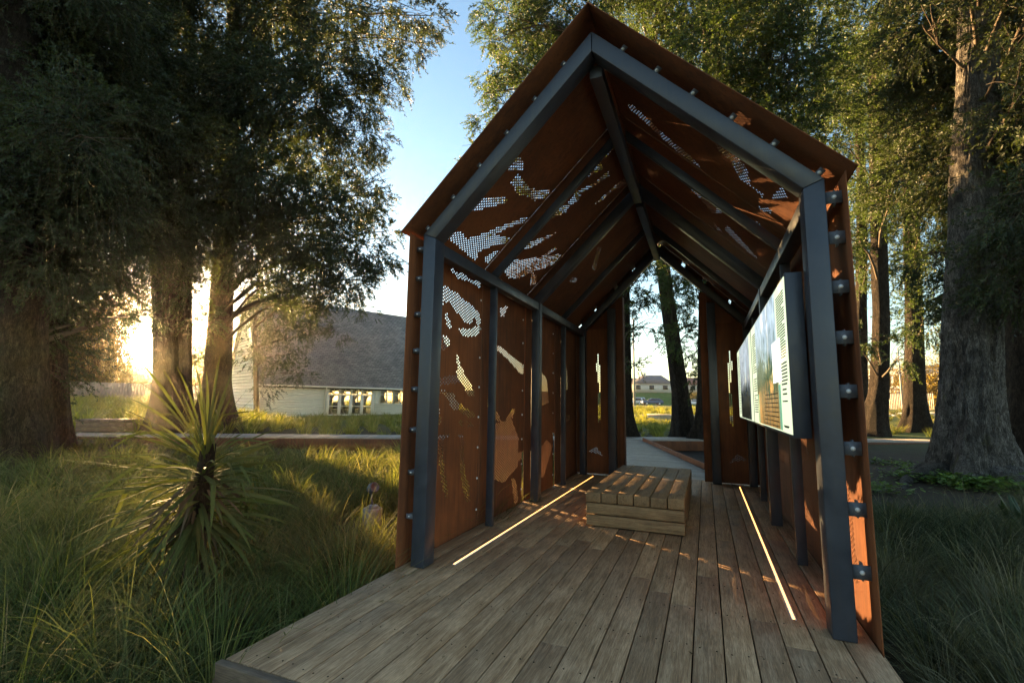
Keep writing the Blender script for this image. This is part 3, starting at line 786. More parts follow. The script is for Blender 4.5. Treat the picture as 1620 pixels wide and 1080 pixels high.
def build_hall():
    O = np.array([-27.25, 19.48]); ux, uy = .43, .903; nx, ny = -.903, .43     # along the front, towards the back
    base = .10
    root = thing('hall', 'white weatherboard hall with a tall grey shingle roof behind the trees', 'building', (O[0], O[1], base), rz=math.atan2(uy, ux))
    # local axes: x along the front, y towards the back, z up
    L0, L1, D, EV, RZ, RY = .45, 17.0, 9.0, 2.20, 8.85, 4.5
    def boards(mb, x0, x1, z0, z1, y):
        n = max(1, int(round((z1 - z0) / .17))); h = (z1 - z0) / n
        for i in range(n):
            a, b = z0 + i * h, z0 + (i + 1) * h
            mb.add([(x0, y - .030, a), (x1, y - .030, a), (x1, y - .006, b), (x0, y - .006, b), (x0, y + .02, a), (x1, y + .02, a), (x1, y + .02, b), (x0, y + .02, b)],
                   [(0, 1, 2, 3), (0, 3, 7, 4), (1, 5, 6, 2), (0, 4, 5, 1), (3, 2, 6, 7)])
    kw = dict(local=True)
    wins = [(9.25, 10.35), (10.45, 11.55), (11.65, 12.75), (13.4, 15.6)]
    d0, d1 = 5.10, 8.62
    w = MB()
    boards(w, L0, d0 - .10, -.3, EV, 0)
    boards(w, d1 + .10, L1, -.3, .85, 0)
    boards(w, d1 + .10, 9.15, .85, EV, 0); boards(w, 12.85, 13.3, .85, EV, 0); boards(w, 15.7, L1, .85, EV, 0)
    w.build('front_wall', WHITEWOOD, root, **kw)
    # gable end and back wall
    g = MB(); n = 40
    for i in range(n):
        za, zb = -.3 + i * (RZ + .25) / n, -.3 + (i + 1) * (RZ + .25) / n
        f = lambda z: 0.02 + max(0, (z - EV)) / (RZ - EV) * (RY - .02)
        ya, yb = f(za), f(zb)
        if yb >= D - yb: break
        g.add([(L0 - .03, ya, za), (L0 - .03, D - ya, za), (L0 - .006, D - yb, zb), (L0 - .006, yb, zb), (L0 + .05, ya, za), (L0 + .05, D - ya, za), (L0 + .05, D - yb, zb), (L0 + .05, yb, zb)],
              [(0, 3, 2, 1), (4, 5, 6, 7), (0, 1, 5, 4), (3, 7, 6, 2)])
    g.build('gable_wall', WHITEWOOD, root, **kw)
    e2 = MB(); e2.prism([(L1 - .1, .06, -.3), (L1 - .1, D - .06, -.3), (L1 - .1, D - .06, EV), (L1 - .1, RY, RZ - .1), (L1 - .1, .06, EV)], [(L1, .06, -.3), (L1, D - .06, -.3), (L1, D - .06, EV), (L1, RY, RZ - .1), (L1, .06, EV)])
    e2.build('gable_wall', WHITEWOOD, root, **kw)
    b = MB(); b.box(L0 + .06, L1 - .11, D - .12, D, -.3, .25); b.box(L0 + .06, L1 - .11, D - .12, D, 2.1, EV)
    for x in np.arange(L0 + .06, L1 - .3, 1.55): b.box(x, x + .12, D - .12, D, .25, 2.1)
    b.build('back_wall', WHITEWOOD, root, **kw)
    MB().box(L0 + .06, L1 - .11, .06, D - .13, -.3, -.02).build('floor', mat_plain('hall_floor', (.22, .13, .07), .4, .4), root, **kw)
    MB().box(L0 + .06, L1 - .11, .06, D - .13, EV + .02, EV + .10).build('ceiling', TRIM, root, **kw)
    # roof with uv for the shingle courses
    for k, (ya, yb) in enumerate(((-.22, RY), (D + .22, RY))):
        zlo = EV - (RZ - EV) / (RY) * .22 + .16
        P = [(L0 - .25, ya, zlo), (L1 + .25, ya, zlo), (L1 + .25, yb, RZ + .16), (L0 - .25, yb, RZ + .16)]
        sl = math.hypot(RZ + .16 - zlo, yb - ya)
        V = P + [(x, y, z - .14) for x, y, z in P]
        F = [[0, 1, 2, 3], [7, 6, 5, 4], [0, 4, 5, 1], [1, 5, 6, 2], [3, 7, 4, 0]]
        o = mesh_obj('roof', np.array(V), F, SHINGLE, root, local=True)
        uv = o.data.uv_layers.new(name='UVMap')
        q = {0: (0, 0), 1: (L1 - L0 + .5, 0), 2: (L1 - L0 + .5, sl), 3: (0, sl)}
        for lp in o.data.loops:
            uv.data[lp.index].uv = q[lp.vertex_index % 4]
        s = (RZ + .16 - zlo) / (yb - ya)
        MB().prism([(L0 - .30, ya, zlo - .20), (L0 - .30, ya, zlo + .02), (L0 - .30, yb, RZ + .18), (L0 - .30, yb, RZ - .05)], [(L0 - .255, ya, zlo - .20), (L0 - .255, ya, zlo + .02), (L0 - .255, yb, RZ + .18), (L0 - .255, yb, RZ - .05)]).build('barge_board', TRIM, root, **kw)
    MB().box(L0 - .2, L1 + .2, -.30, -.225, EV - .22, EV - .10).build('gutter', TRIM, root, **kw)
    for x in (L0 + .1, d0 - .22, L1 - .2): MB().tube([(x, -.26, EV - .2), (x, -.12, EV - .45), (x, -.08, EV - .6), (x, -.08, -.2)], .045, 8).build('downpipe', TRIM, root, **kw)
    # glazed door set of four leaves with top lights
    xs = np.linspace(d0, d1, 5)
    f = MB(); f.box(d0 - .10, d0 - .001, -.05, .08, -.25, EV); f.box(d1 + .001, d1 + .10, -.05, .08, -.25, EV); f.box(d0, d1, -.05, .08, 2.05, EV); f.box(d0, d1, -.04, .07, 1.52, 1.58)
    f.build('door_frame', TRIM, root, **kw)
    for i in range(4):
        a, c = xs[i] + .004, xs[i + 1] - .004
        leaf = MB(); leaf.box(a, a + .11, -.03, .05, -.2, 1.515); leaf.box(c - .11, c, -.03, .05, -.2, 1.515); leaf.box(a + .111, c - .111, -.03, .05, -.2, .05); leaf.box(a + .111, c - .111, -.03, .05, 1.43, 1.515); leaf.box(a + .111, c - .111, -.028, .048, .62, .67)
        lo = leaf.build('door', TRIM, root, **kw)
        MB().box(a + .112, c - .112, .006, .012, .051, 1.429).build('pane', GLASS, lo, **kw)
        tp = MB(); tp.box(a, a + .07, -.03, .05, 1.585, 2.045); tp.box(c - .07, c, -.03, .05, 1.585, 2.045); tp.box((a + c) / 2 - .02, (a + c) / 2 + .02, -.028, .048, 1.585, 2.045)
        to = tp.build('top_light', TRIM, root, **kw)
        MB().box(a + .071, c - .071, .006, .012, 1.59, 2.04).build('pane', GLASS, to, **kw)
    for a, c in wins:
        wf = MB(); wf.box(a - .10, a, -.05, .07, .85, EV); wf.box(c, c + .05, -.05, .07, .85, EV); wf.box(a, c, -.07, .07, .80, .90); wf.box(a, c, -.05, .07, 2.06, EV); wf.box(a, c, -.03, .05, 1.52, 1.57); wf.box((a + c) / 2 - .03, (a + c) / 2 + .03, -.03, .05, .90, 2.06)
        wo = wf.build('window', TRIM, root, **kw)
        MB().box(a, c, .006, .012, .905, 2.055).build('pane', GLASS, wo, **kw)
    # chairs seen through the glass
    CH = mat_plain('dark_chair', (.02, .018, .016), .5, .4)
    M = root.matrix_basis
    def chair(i, x, y, rz, lab):
        r = thing('chair', lab, 'chair', tuple(np.array([O[0] + ux * x + nx * y, O[1] + uy * x + ny * y, base])), 'chairs inside the hall', math.atan2(uy, ux) + rz)
        MB().box(-.22, .22, -.22, .22, .42, .47).build('seat', CH, r, local=True); MB().box(-.22, .22, .18, .22, .47, .95).build('backrest', CH, r, local=True)
        for sx in (-1, 1):
            for sy in (-1, 1): MB().box(sx * .19 - .02, sx * .19 + .02, sy * .19 - .02, sy * .19 + .02, -.02, .42).build('leg', CH, r, local=True)
    for i, (x, y, rz, lab) in enumerate([(5.6, 1.6, .3, 'dark chair behind the leftmost glass door leaf of the hall'), (6.5, 1.9, -.4, 'dark chair behind the second glass door leaf of the hall'), (7.2, 1.7, .6, 'dark chair behind the third glass door leaf of the hall'),
                                 (8.1, 1.6, 2.9, 'dark chair behind the rightmost glass door leaf of the hall'), (9.7, 1.5, .2, 'dark chair behind the hall window next to the doors'), (10.3, 1.7, .1, 'dark chair at the right side of the hall window, next to the shelter edge')]):
        chair(i, x, y, rz, lab)
SHINGLE = mat_shingle()
build_hall()

# ------------------------------------------------------------------ long pale fence under the sun
def build_fence():
    a, b = at(-40, 620, 56), at(420, 620, 62)
    d = (b - a)[:2]; L = np.hypot(*d); d = d / L
    z = 1.0
    root = thing('fence', 'long pale board fence beyond the sunlit grass field', 'fence', (a[0], a[1], z), rz=math.atan2(d[1], d[0]))
    FM = mat_plain('grey_fence_boards', (.22, .19, .16), .8, .2, .2, 2)
    n = int(L / 2.4)
    pb = MB()
    for i in range(n):
        for k in range(12):
            pb.box(i * 2.4 + k * .2 + .004, i * 2.4 + k * .2 + .196, -.012, .012, -.2, 1.45 + .02 * ((i * 7 + k * 5) % 3 == 0), random.random())
    pb.build('boards', FM, root, local=True)
    for i in range(0, n + 1, 1): MB().box(i * 2.4 - .05, i * 2.4 + .05, .014, .11, -.2, 1.53).build('post', FM, root, local=True)
build_fence()

# ------------------------------------------------------------------ far ground: road, paths, bank, low wall
ROAD = mat_plain('asphalt', (.11, .11, .115), .9, .2, .15, 2)
PATHM = mat_plain('pale_path', (.38, .36, .33), .9, .2, .15, 1.2)
BANKM = mat_plain('green_bank_turf', (.055, .13, .035), .95, .1, .25, 1.2, 0, .6)
def strip(name, pts, w, m, label, cat, dz=.02):
    mb = MB(); n = len(pts)
    for i in range(n - 1):
        p, q = np.array(pts[i][:2]), np.array(pts[i + 1][:2]); d = (q - p) / np.linalg.norm(q - p); nn = np.array([-d[1], d[0]]) * w / 2
        k = 10
        for j in range(k):
            a, b = p + (q - p) * j / k, p + (q - p) * (j + 1) / k
            P = [a - nn, b - nn, b + nn, a + nn]
            z = [float(gz(*v)) + dz for v in P]
            mb.add([(*P[t], z[t] - .05) for t in range(4)] + [(*P[t], z[t]) for t in range(4)], [(0, 3, 2, 1), (4, 5, 6, 7), (0, 1, 5, 4), (1, 2, 6, 5), (2, 3, 7, 6), (3, 0, 4, 7)])
    tag(mb.build(name, m), label, cat, kind='structure')
strip('road', [at(760, 640, 118), at(1020, 640, 116), at(1200, 640, 116), at(1620, 640, 150)], 9, ROAD, 'grey road beyond the park with parked cars on it', 'road')
strip('path', [at(880, 660, 44), at(1008, 660, 44), at(1062, 660, 50), at(1130, 660, 62)], 2.6, PATHM, 'pale path crossing the park beyond the back trees', 'path')
strip('path', [at(1330, 660, 56), at(1420, 660, 56), at(1500, 660, 64)], 4.5, PATHM, 'pale path in the park right of the shelter', 'path')
def build_bank():
    P = [at(px, 620, 128) for px in range(700, 1480, 60)]
    V = []; F = []
    prof = [(0, 0), (3, 1.0), (8, 3.0), (11, 3.5), (30, 3.6), (60, 0)]
    for p in P:
        d = (p - CAM)[:2]; d = d / np.linalg.norm(d)
        for o, h in prof: V.append((p[0] + d[0] * o, p[1] + d[1] * o, .95 + h))
    k = len(prof)
    for i in range(len(P) - 1):
        for j in range(k - 1): F.append([i * k + j, (i + 1) * k + j, (i + 1) * k + j + 1, i * k + j + 1])
    tag(mesh_obj('bank', V, F, BANKM, smooth=True), 'mown green bank behind the road', 'bank', kind='structure')
build_bank()
def build_low_wall():
    a, b = at(1045, 672, 33), at(1112, 672, 33)
    d = (b - a)[:2]; L = np.hypot(*d)
    z = float(gz(a[0], a[1]))
    root = thing('low_wall', 'low pale concrete block wall in the park behind the back trees', 'wall', (a[0], a[1], z), rz=math.atan2(d[1], d[0]))
    mb = MB()
    for r_ in range(3):
        for k in range(-1, int(L / .8) + 3):
            x = k * .8 + (.4 if r_ % 2 else 0)
            mb.box(x, x + .792, -.15, .15, -.05 + r_ * .2, .145 + r_ * .2, random.random())
    mb.build('block_courses', mat_plain('pale_blocks', (.50, .46, .42), .85, .2, .12, 3), root, local=True, bevel=.01)
    MB().box(-.85, L + 2.2, -.18, .18, .551, .61).build('coping', mat_plain('pale_coping', (.58, .54, .50), .8, .2, .1, 3), root, local=True)
build_low_wall()

# ------------------------------------------------------------------ cars
def build_car(label, p, rz, paint, tall):
    root = thing('parked_car', label, 'car', (p[0], p[1], float(gz(p[0], p[1])) + .02), 'cars on the road beyond the park', rz)
    BM = mat_plain('car_paint_' + ('silver' if tall else 'blue'), paint, .3, .5, .03, 2, .3)
    h = 1.72 if tall else 1.48
    low = [(-2.15, .35), (2.15, .35), (2.2, .75), (1.95, .92), (1.0, 1.0), (-2.05, 1.0), (-2.2, .8)]
    up = [(1.0, 1.0), (.35, h - .06), (.1, h), (-1.55 if tall else -1.2, h), (-1.75 if tall else -1.5, h - .08), (-2.02, 1.0)]
    mb = MB()
    mb.prism([(x, -.86, z) for x, z in low], [(x, .86, z) for x, z in low])
    mb.prism([(x, -.86 + .0, z) if z <= 1.0 else (x, -.68, z) for x, z in up], [(x, .86, z) if z <= 1.0 else (x, .68, z) for x, z in up])
    mb.build('body', BM, root, local=True, bevel=.05)
    GL = CARGLASS
    for s in (-1, 1):
        w = [(.78, 1.06), (.30, h - .14), (-1.45 if tall else -1.1, h - .14), (-1.8, 1.06)]
        f = lambda z: s * (.875 - .18 * (z - 1.0) / (h - 1.0))
        MB().prism([(x, f(z), z) for x, z in w], [(x, f(z) - s * .02, z) for x, z in w]).build('side_window', GL, root, local=True)
    MB().prism([(1.0, -.76, 1.05), (1.0, .76, 1.05), (.45, .62, h - .12), (.45, -.62, h - .12)], [(1.03, -.76, 1.07), (1.03, .76, 1.07), (.49, .62, h - .10), (.49, -.62, h - .10)]).build('windscreen', GL, root, local=True)
    MB().prism([(-2.03, -.72, 1.06), (-2.03, .72, 1.06), (-1.78 if tall else -1.55, .6, h - .15), (-1.78 if tall else -1.55, -.6, h - .15)], [(-2.06, -.72, 1.06), (-2.06, .72, 1.06), (-1.82 if tall else -1.6, .6, h - .13), (-1.82 if tall else -1.6, -.6, h - .13)]).build('rear_window', GL, root, local=True)
    for x in (-1.3, 1.35):
        for s in (-1, 1):
            wv = MB().tube([(x, s * .70, .33), (x, s * .89, .33)], .33, 18).build('wheel', TYRE, root, local=True)
            MB().tube([(x, s * .885, .33), (x, s * .90, .33)], .2, 14).build('rim', GALV, wv, local=True)
    for s in (-1, 1): MB().box(2.14, 2.21, s * .62 - .17, s * .62 + .17, .66, .80).build('headlight', GALV, root, local=True)
CARGLASS = mat_plain('dark_car_glass', (.02, .025, .03), .08, .6, .02)
TYRE = mat_plain('tyre_rubber', (.02, .02, .02), .8, .2)
build_car('silver tall wagon parked on the road beyond the left back trunk', at(1007, 640, 112), 2.75, (.55, .56, .58), True)
build_car('dark blue hatchback on the road right of the silver wagon', at(1032, 641, 106), 3.5, (.05, .09, .17), False)
build_car('small white car far along the road near the right edge of the rear doorway', at(1098, 638, 120), 3.0, (.7, .7, .7), False)

# ------------------------------------------------------------------ houses on the bank, long office building
def build_house(label, px, d, w, h, rh, wallc, roofc, z, rz=0.0):
    p = at(px, 610, d)
    dirn = (p - CAM)[:2]; a = math.atan2(dirn[1], dirn[0]) - math.pi / 2 + rz
    root = thing('house', label, 'house', (p[0], p[1], z), None, a)
    W = mat_plain('house_wall_' + str(px), wallc, .8, .2, .06); R = mat_plain('house_roof_' + str(px), roofc, .8, .2, .12)
    D = 8.0
    MB().box(-w / 2, w / 2, 0, D, 0, h).build('wall', W, root, local=True)
    rf = MB().prism([(-w / 2 - .5, -.5, h + .02), (w / 2 + .5, -.5, h + .02), (w / 2 - D * .35, D / 2, h + rh), (-w / 2 + D * .35, D / 2, h + rh)],
                    [(-w / 2 - .5, D + .5, h + .02), (w / 2 + .5, D + .5, h + .02), (w / 2 - D * .35, D / 2 + .05, h + rh), (-w / 2 + D * .35, D / 2 + .05, h + rh)]).build('roof', R, root, local=True)
    MB().box(-w * .2, -w * .2 + .6, D * .4, D * .4 + .6, h + rh * .4, h + rh + .7).build('chimney', W, rf, local=True)
    n = max(2, int(w / 3))
    for i in range(n):
        x = -w / 2 + (i + .5) * w / n
        f = MB().box(x - .75, x + .75, -.05, -.002, h * .35, h * .85).build('window', TRIM, root, local=True)
        MB().box(x - .67, x + .67, -.07, -.052, h * .38, h * .82).build('pane', CARGLASS, f, local=True)
build_house('pale house with grey hipped roof on the bank seen through the doorway', 1031, 140, 11, 2.6, 2.6, (.55, .50, .44), (.16, .15, .17), 4.4)
build_house('low brick house with dark roof on the bank, at the left of the doorway view', 997, 146, 9, 2.5, 2.2, (.42, .25, .18), (.10, .08, .08), 4.4)
build_house('pale house with reddish roof on the bank, at the right of the doorway view', 1096, 142, 11, 2.4, 2.2, (.55, .48, .42), (.26, .12, .10), 4.4)
def build_office():
    a, b = at(1340, 620, 120), at(1500, 620, 104)
    d = (b - a)[:2]; L = np.hypot(*d)
    root = thing('office_building', 'long white two storey building with bands of windows far behind the right trees', 'building', (a[0], a[1], 1.0), rz=math.atan2(d[1], d[0]))
    W = mat_plain('white_office_wall', (.62, .64, .68), .7, .3, .05)
    MB().box(0, L, 0, 12, 0, 7.0).build('wall', W, root, local=True)
    MB().box(-.4, L + .4, -.4, 12.4, 7.0, 7.4).build('roof', mat_plain('grey_office_roof', (.3, .31, .33), .7, .3), root, local=True)
    n = int(L / 2.6)
    for fl in (1.0, 4.2):
        for i in range(n):
            x = 1.0 + i * 2.6
            f = MB().box(x, x + 2.1, -.06, -.002, fl, fl + 1.9).build('window', W, root, local=True)
            MB().box(x + .08, x + 2.02, -.08, -.062, fl + .08, fl + 1.82).build('pane', CARGLASS, f, local=True)
build_office()
def build_rail():
    a, b = at(1350, 632, 92), at(1480, 632, 86)
    d = (b - a)[:2]; L = np.hypot(*d)
    z = float(gz(a[0], a[1]))
    root = thing('fence', 'brownish slatted fence along the far lawn in front of the white building', 'fence', (a[0], a[1], z), rz=math.atan2(d[1], d[0]))
    FM = mat_plain('brown_fence', (.30, .27, .24), .8, .2, .2, 3)
    sl = MB()
    for i in range(int(L / .22)): sl.box(i * .22, i * .22 + .13, -.015, .015, .05, 2.3)
    sl.build('slats', FM, root, local=True)
    rl = MB(); rl.box(0, L, .017, .06, .4, .5); rl.box(0, L, .017, .06, 1.9, 2.0); rl.build('rail', FM, root, local=True)
    for i in range(int(L / 2.5) + 1): MB().box(i * 2.5 - .06, i * 2.5 + .06, .062, .18, 0, 2.45).build('post', FM, root, local=True)
build_rail()
def build_pole(label, px, py, d, h, r):
    p = at(px, py, d); z = float(gz(p[0], p[1]))
    root = thing('lamp_post', label, 'lamp post', (p[0], p[1], z))
    PM = mat_plain('pole_paint_' + str(px), (.30, .29, .28), .6, .3)
    MB().tube([(0, 0, -.1), (0, 0, h * .5), (0, 0, h)], [r, r * .8, r * .6], 12).build('pole', PM, root, local=True)
    MB().tube([(0, 0, h), (.4, 0, h + .25), (1.3, 0, h + .3)], r * .5, 8).build('arm', PM, root, local=True)
    MB().box(1.2, 1.9, -.12, .12, h + .26, h + .36).build('lamp_head', PM, root, local=True)
build_pole('tall grey lamp post standing by the road beside the left back trunk', 1004, 640, 96, 17, .22)
build_pole('pale post with a short arm beside the gable of the hall', 385, 650, 46, 3.6, .09)
build_pole('slim lamp post beyond the lawn right of the shelter', 1428, 640, 84, 8.5, .12)

# ------------------------------------------------------------------ trees
def unit(v): return v / (np.linalg.norm(v, axis=-1, keepdims=True) + 1e-9)

def ring_noise(r, nt, nh, th, h01):
    """Smooth random field, periodic round the trunk."""
    g = r.normal(size=(nh + 2, nt))
    a = th / (2 * np.pi) * nt; i = np.floor(a).astype(int); f = a - i; f = f * f * (3 - 2 * f)
    y = h01 * nh; j = np.floor(y).astype(int); e = y - j; e = e * e * (3 - 2 * e)
    def row(k): return g[k][:, i % nt] * (1 - f) + g[k][:, (i + 1) % nt] * f
    return row(j) * (1 - e)[:, None] + row(j + 1) * e[:, None]

def trunk_geo(path, flare=.8, flute=.16, nseg=48, rings=70, seed=0, knob=.03, fh=.7):
    """path: list of (x, y, z, r) from the ground up."""
    r = np.random.default_rng(seed)
    P = np.array(path, float); t = np.linspace(0, 1, len(P)); u = np.linspace(0, 1, rings) ** 1.45
    C = np.stack([np.interp(u, t, P[:, k]) for k in range(4)], 1)
    for _ in range(6): C[1:-1] = (C[:-2] + 2 * C[1:-1] + C[2:]) / 4
    th = np.linspace(0, 2 * np.pi, nseg, endpoint=False)
    ph = r.uniform(0, 6.28, 8); k = np.array([3, 5, 7, 4])
    H = C[:, 2] - C[0, 2]; h01 = np.clip(H / max(H[-1], 1e-6), 0, .9999)
    th2 = th[None] + .12 * np.sin(H * .9 + ph[5])[:, None]
    lob = sum(np.cos(k[j] * th2 + ph[j] + .10 * H[:, None] * (j - 1.5)) / (1 + .4 * j) for j in range(4)) / 2
    big = nseg > 100
    nz = ring_noise(r, 10, 8, th, h01) * .5 + ring_noise(r, 26 if big else 16, 14, th, h01) * .55
    if nseg > 40: nz += np.abs(ring_noise(r, 54 if big else 22, 34, th, h01)) * -.75
    if big: nz += ring_noise(r, 110, 110, th, h01) * .32
    fl = flare * np.exp(-H / fh)[:, None]; fu = (flute * (np.exp(-H / (fh * 2.2)) + .12))[:, None]
    rr = C[:, 3:4] * (1 + fl * (1 + .9 * np.maximum(lob, -.35)) + fu * lob + knob * nz)
    V = np.stack([C[:, 0:1] + rr * np.cos(th), C[:, 1:2] + rr * np.sin(th), np.repeat(C[:, 2:3], nseg, 1)], -1).reshape(-1, 3)
    a = np.arange(rings - 1)[:, None] * nseg + np.arange(nseg)[None]
    b = np.arange(rings - 1)[:, None] * nseg + (np.arange(nseg)[None] + 1) % nseg
    F = np.stack([a, b, b + nseg, a + nseg], -1).reshape(-1, 4)
    return V, F

def sprays(blobs, K, ll, lw, seed, droop=.35, clump=9):
    """Leaf-sized blades on short twigs, gathered in clumps through each blob (x, y, z, rx, ry, rz, count)."""
    r = np.random.default_rng(seed)
    O = []; D = []; LN = []
    for (x, y, z, rx, ry, rz, n) in blobs:
        n = max(4, int(n)); m = max(2, n // clump)
        d = unit(r.normal(size=(m, 3))); rad = r.uniform(.15, 1, (m, 1)) ** .5
        cc = d * rad * np.array([rx, ry, rz])
        w = r.integers(0, m, n)
        off = r.normal(size=(n, 3)) * np.array([rx, ry, rz]) * .15 + r.normal(size=(n, 3)) * .07
        p = cc[w] + off
        dirn = unit(unit(p + 1e-3) * .7 + unit(cc[w] + 1e-3) * .3 + r.normal(size=(n, 3)) * .45 + np.array([0, 0, -droop]))
        O.append(p + np.array([x, y, z])); D.append(dirn); LN.append(r.uniform(.28, .62, n))
    O = np.concatenate(O); D = np.concatenate(D); LN = np.concatenate(LN); S = len(O)
    t = (np.arange(K)[None] + r.random((S, K))) / K
    base = O[:, None] + D[:, None] * (t * LN[:, None])[..., None]
    base[..., 2] -= .18 * t * t * LN[:, None]
    side = r.normal(size=(S, K, 3)); side -= (side * D[:, None]).sum(-1, keepdims=True) * D[:, None]
    side = unit(side)
    ld = unit(D[:, None] * r.uniform(.35, 1.0, (S, K, 1)) + side * r.uniform(.4, 1.0, (S, K, 1)) + np.array([0, 0, -.15]))
    wd = unit(np.cross(ld, r.normal(size=(S, K, 3))))
    L = (ll * r.uniform(.6, 1.35, (S, K, 1))) * (1.1 - .5 * t[..., None]); W = lw * r.uniform(.7, 1.3, (S, K, 1))
    a = base; b = base + ld * L * .45 + wd * W * .5; c = base + ld * L; e = base + ld * L * .45 - wd * W * .5
    V = np.stack([a, b, c, e], 2).reshape(-1, 3)
    F = np.arange(len(V)).reshape(-1, 4)
    tint = np.clip(r.normal(.42, .16, (S, 1)) + r.normal(0, .10, (S, K)) + .18 * (t - .5), 0, 1).ravel()
    # twig stems
    q = unit(np.cross(D, np.array([.3, .2, 1.0]))); h = .0055
    tipp = O + D * LN[:, None]; tipp[:, 2] -= .18 * LN
    TV = np.stack([O - q * h, O + q * h, tipp + q * h * .3, tipp - q * h * .3], 1).reshape(-1, 3)
    q2 = unit(np.cross(D, q))
    TV2 = np.stack([O - q2 * h, O + q2 * h, tipp + q2 * h * .3, tipp - q2 * h * .3], 1).reshape(-1, 3)
    TV = np.concatenate([TV, TV2]); TF = np.arange(len(TV)).reshape(-1, 4)
    return V, F, tint, O, TV, TF

def limb_geo(mb, a, b, r0, r1, rnd, sag=.12, n=6):
    a = np.array(a, float); b = np.array(b, float); L = np.linalg.norm(b - a)
    k1 = rnd.uniform(-1, 1, 3) * L * .10
    pts = []; rad = []
    for i in range(n + 1):
        t = i / n
        p = a + (b - a) * t + k1 * math.sin(math.pi * t) + np.array([0, 0, sag * L * math.sin(math.pi * t)])
        pts.append(p + rnd.uniform(-1, 1, 3) * L * .012); rad.append(r0 + (r1 - r0) * t ** .8)
    mb.tube(pts, rad, 6)
    return pts

def tree(label, stems, blobs, leafm, barkm, K=26, ll=.125, lw=.033, seed=1, big=False, group=None, dens=2.25, flare=.8, flute=.16, fh=.7, cat='tree', knob=.03):
    """stems: list of trunk paths; blobs: (x, y, z, rx, ry, rz, count)."""
    P0 = stems[0][0]
    root = thing('tree', label, cat, (P0[0], P0[1], P0[2]), group)
    rnd = np.random.default_rng(seed + 100)
    for i, st in enumerate(stems):
        V, F = trunk_geo(st, flare, flute, 240 if big else 56, 300 if big else 80, seed + i, knob, fh)
        mesh_obj('trunk', V, F, barkm, root, smooth=True)
    if big:
        gr = np.random.default_rng(seed + 500)
        for i in range(9):
            a = 6.283 * i / 9 + gr.uniform(-.25, .25); L = gr.uniform(1.0, 2.1); pts = []; rad = []
            for k in range(9):
                t = k / 8; a2 = a + .35 * math.sin(t * 3 + i) * t; rr = .45 + L * t
                px_, py_ = P0[0] + rr * math.cos(a2), P0[1] + rr * math.sin(a2)
                pts.append((px_, py_, float(gz(px_, py_)) + .20 * (1 - t) ** 2 - .035 + gr.uniform(-.015, .015))); rad.append(.17 * (1 - t) ** .8 + .025)
            MB().tube(pts, rad, 10).build('root', barkm, root, smooth=True)
    if not blobs: return root
    bl = [(b[0], b[1], b[2], b[3], b[4], b[5], b[6] * dens) for b in blobs]
    V, F, T, O, TV, TF = sprays(bl, K, ll, lw, seed)
    crown = mesh_obj('crown', V, F, leafm, root, T)
    mb = MB()
    mb.V = [tuple(v) for v in TV]; mb.F = [list(f) for f in TF.tolist()]; mb.T = [.5] * len(TF)
    allp = [np.array(q, float) for st in stems for q in np.array(st)]
    for b in blobs:
        c = np.array(b[:3])
        tr = np.array(stems[int(rnd.integers(len(stems)))], float)
        zt = min(max(c[2] - .25 * np.hypot(*(c[:2] - tr[0, :2])) - .3, tr[0, 2] + 2.6), tr[-1, 2])
        a = np.array([np.interp(zt, tr[:, 2], tr[:, k]) for k in range(4)])
        dd = np.linalg.norm(c - a[:3])
        pts = limb_geo(mb, a[:3], c, min(.11, .020 + .010 * dd) * (1.0), .014, rnd)
        for _ in range(7):
            e = c + unit(rnd.normal(size=3)) * np.array(b[3:6]) * rnd.uniform(.6, 1.0)
            limb_geo(mb, pts[int(rnd.integers(3, 7))], e, .014, .005, rnd, .05, 4)
    br = mb.build('branches', BARKT, root)
    tag(br, kind='stuff')
    return root

def B(px, py, d, r, n=1.0, fl=.85):
    """One foliage mass: where it stands as surveyed, its radius and how dense it is."""
    p = at(px, py, d)
    return (p[0], p[1], p[2], r, r, r * fl, 95 * n * r * r)

def stem(px, py, d, pts, r0, top, rt=.25, base_dz=-.12):
    """A trunk from its foot through surveyed pixels (px, py) to height top."""
    p = at(px, py, d); z = float(gz(p[0], p[1])) + base_dz
    out = [(p[0], p[1], z, r0)]
    for (a, b, rr, *dd) in pts:
        q = at(a, b, dd[0] if dd else d); out.append((q[0], q[1], q[2], rr))
    q = out[-1]
    out.append((q[0] + (q[0] - out[-2][0]) * .3, q[1], max(top, q[2] + 1), rt))
    return out

R = np.random.default_rng(21)
def grid(x0, x1, y0, y1, sx, sy, d0, d1, r0, r1, n=1.0, skip=None):
    out = []; row = 0
    y = y0
    while y <= y1:
        x = x0 + (sx / 2 if row % 2 else 0)
        while x <= x1:
            a, b = x + R.uniform(-.35, .35) * sx, y + R.uniform(-.35, .35) * sy
            if skip is None or not skip(a, b):
                out.append(B(a, b, R.uniform(d0, d1), R.uniform(r0, r1), n))
            x += sx
        y += sy; row += 1
    return out

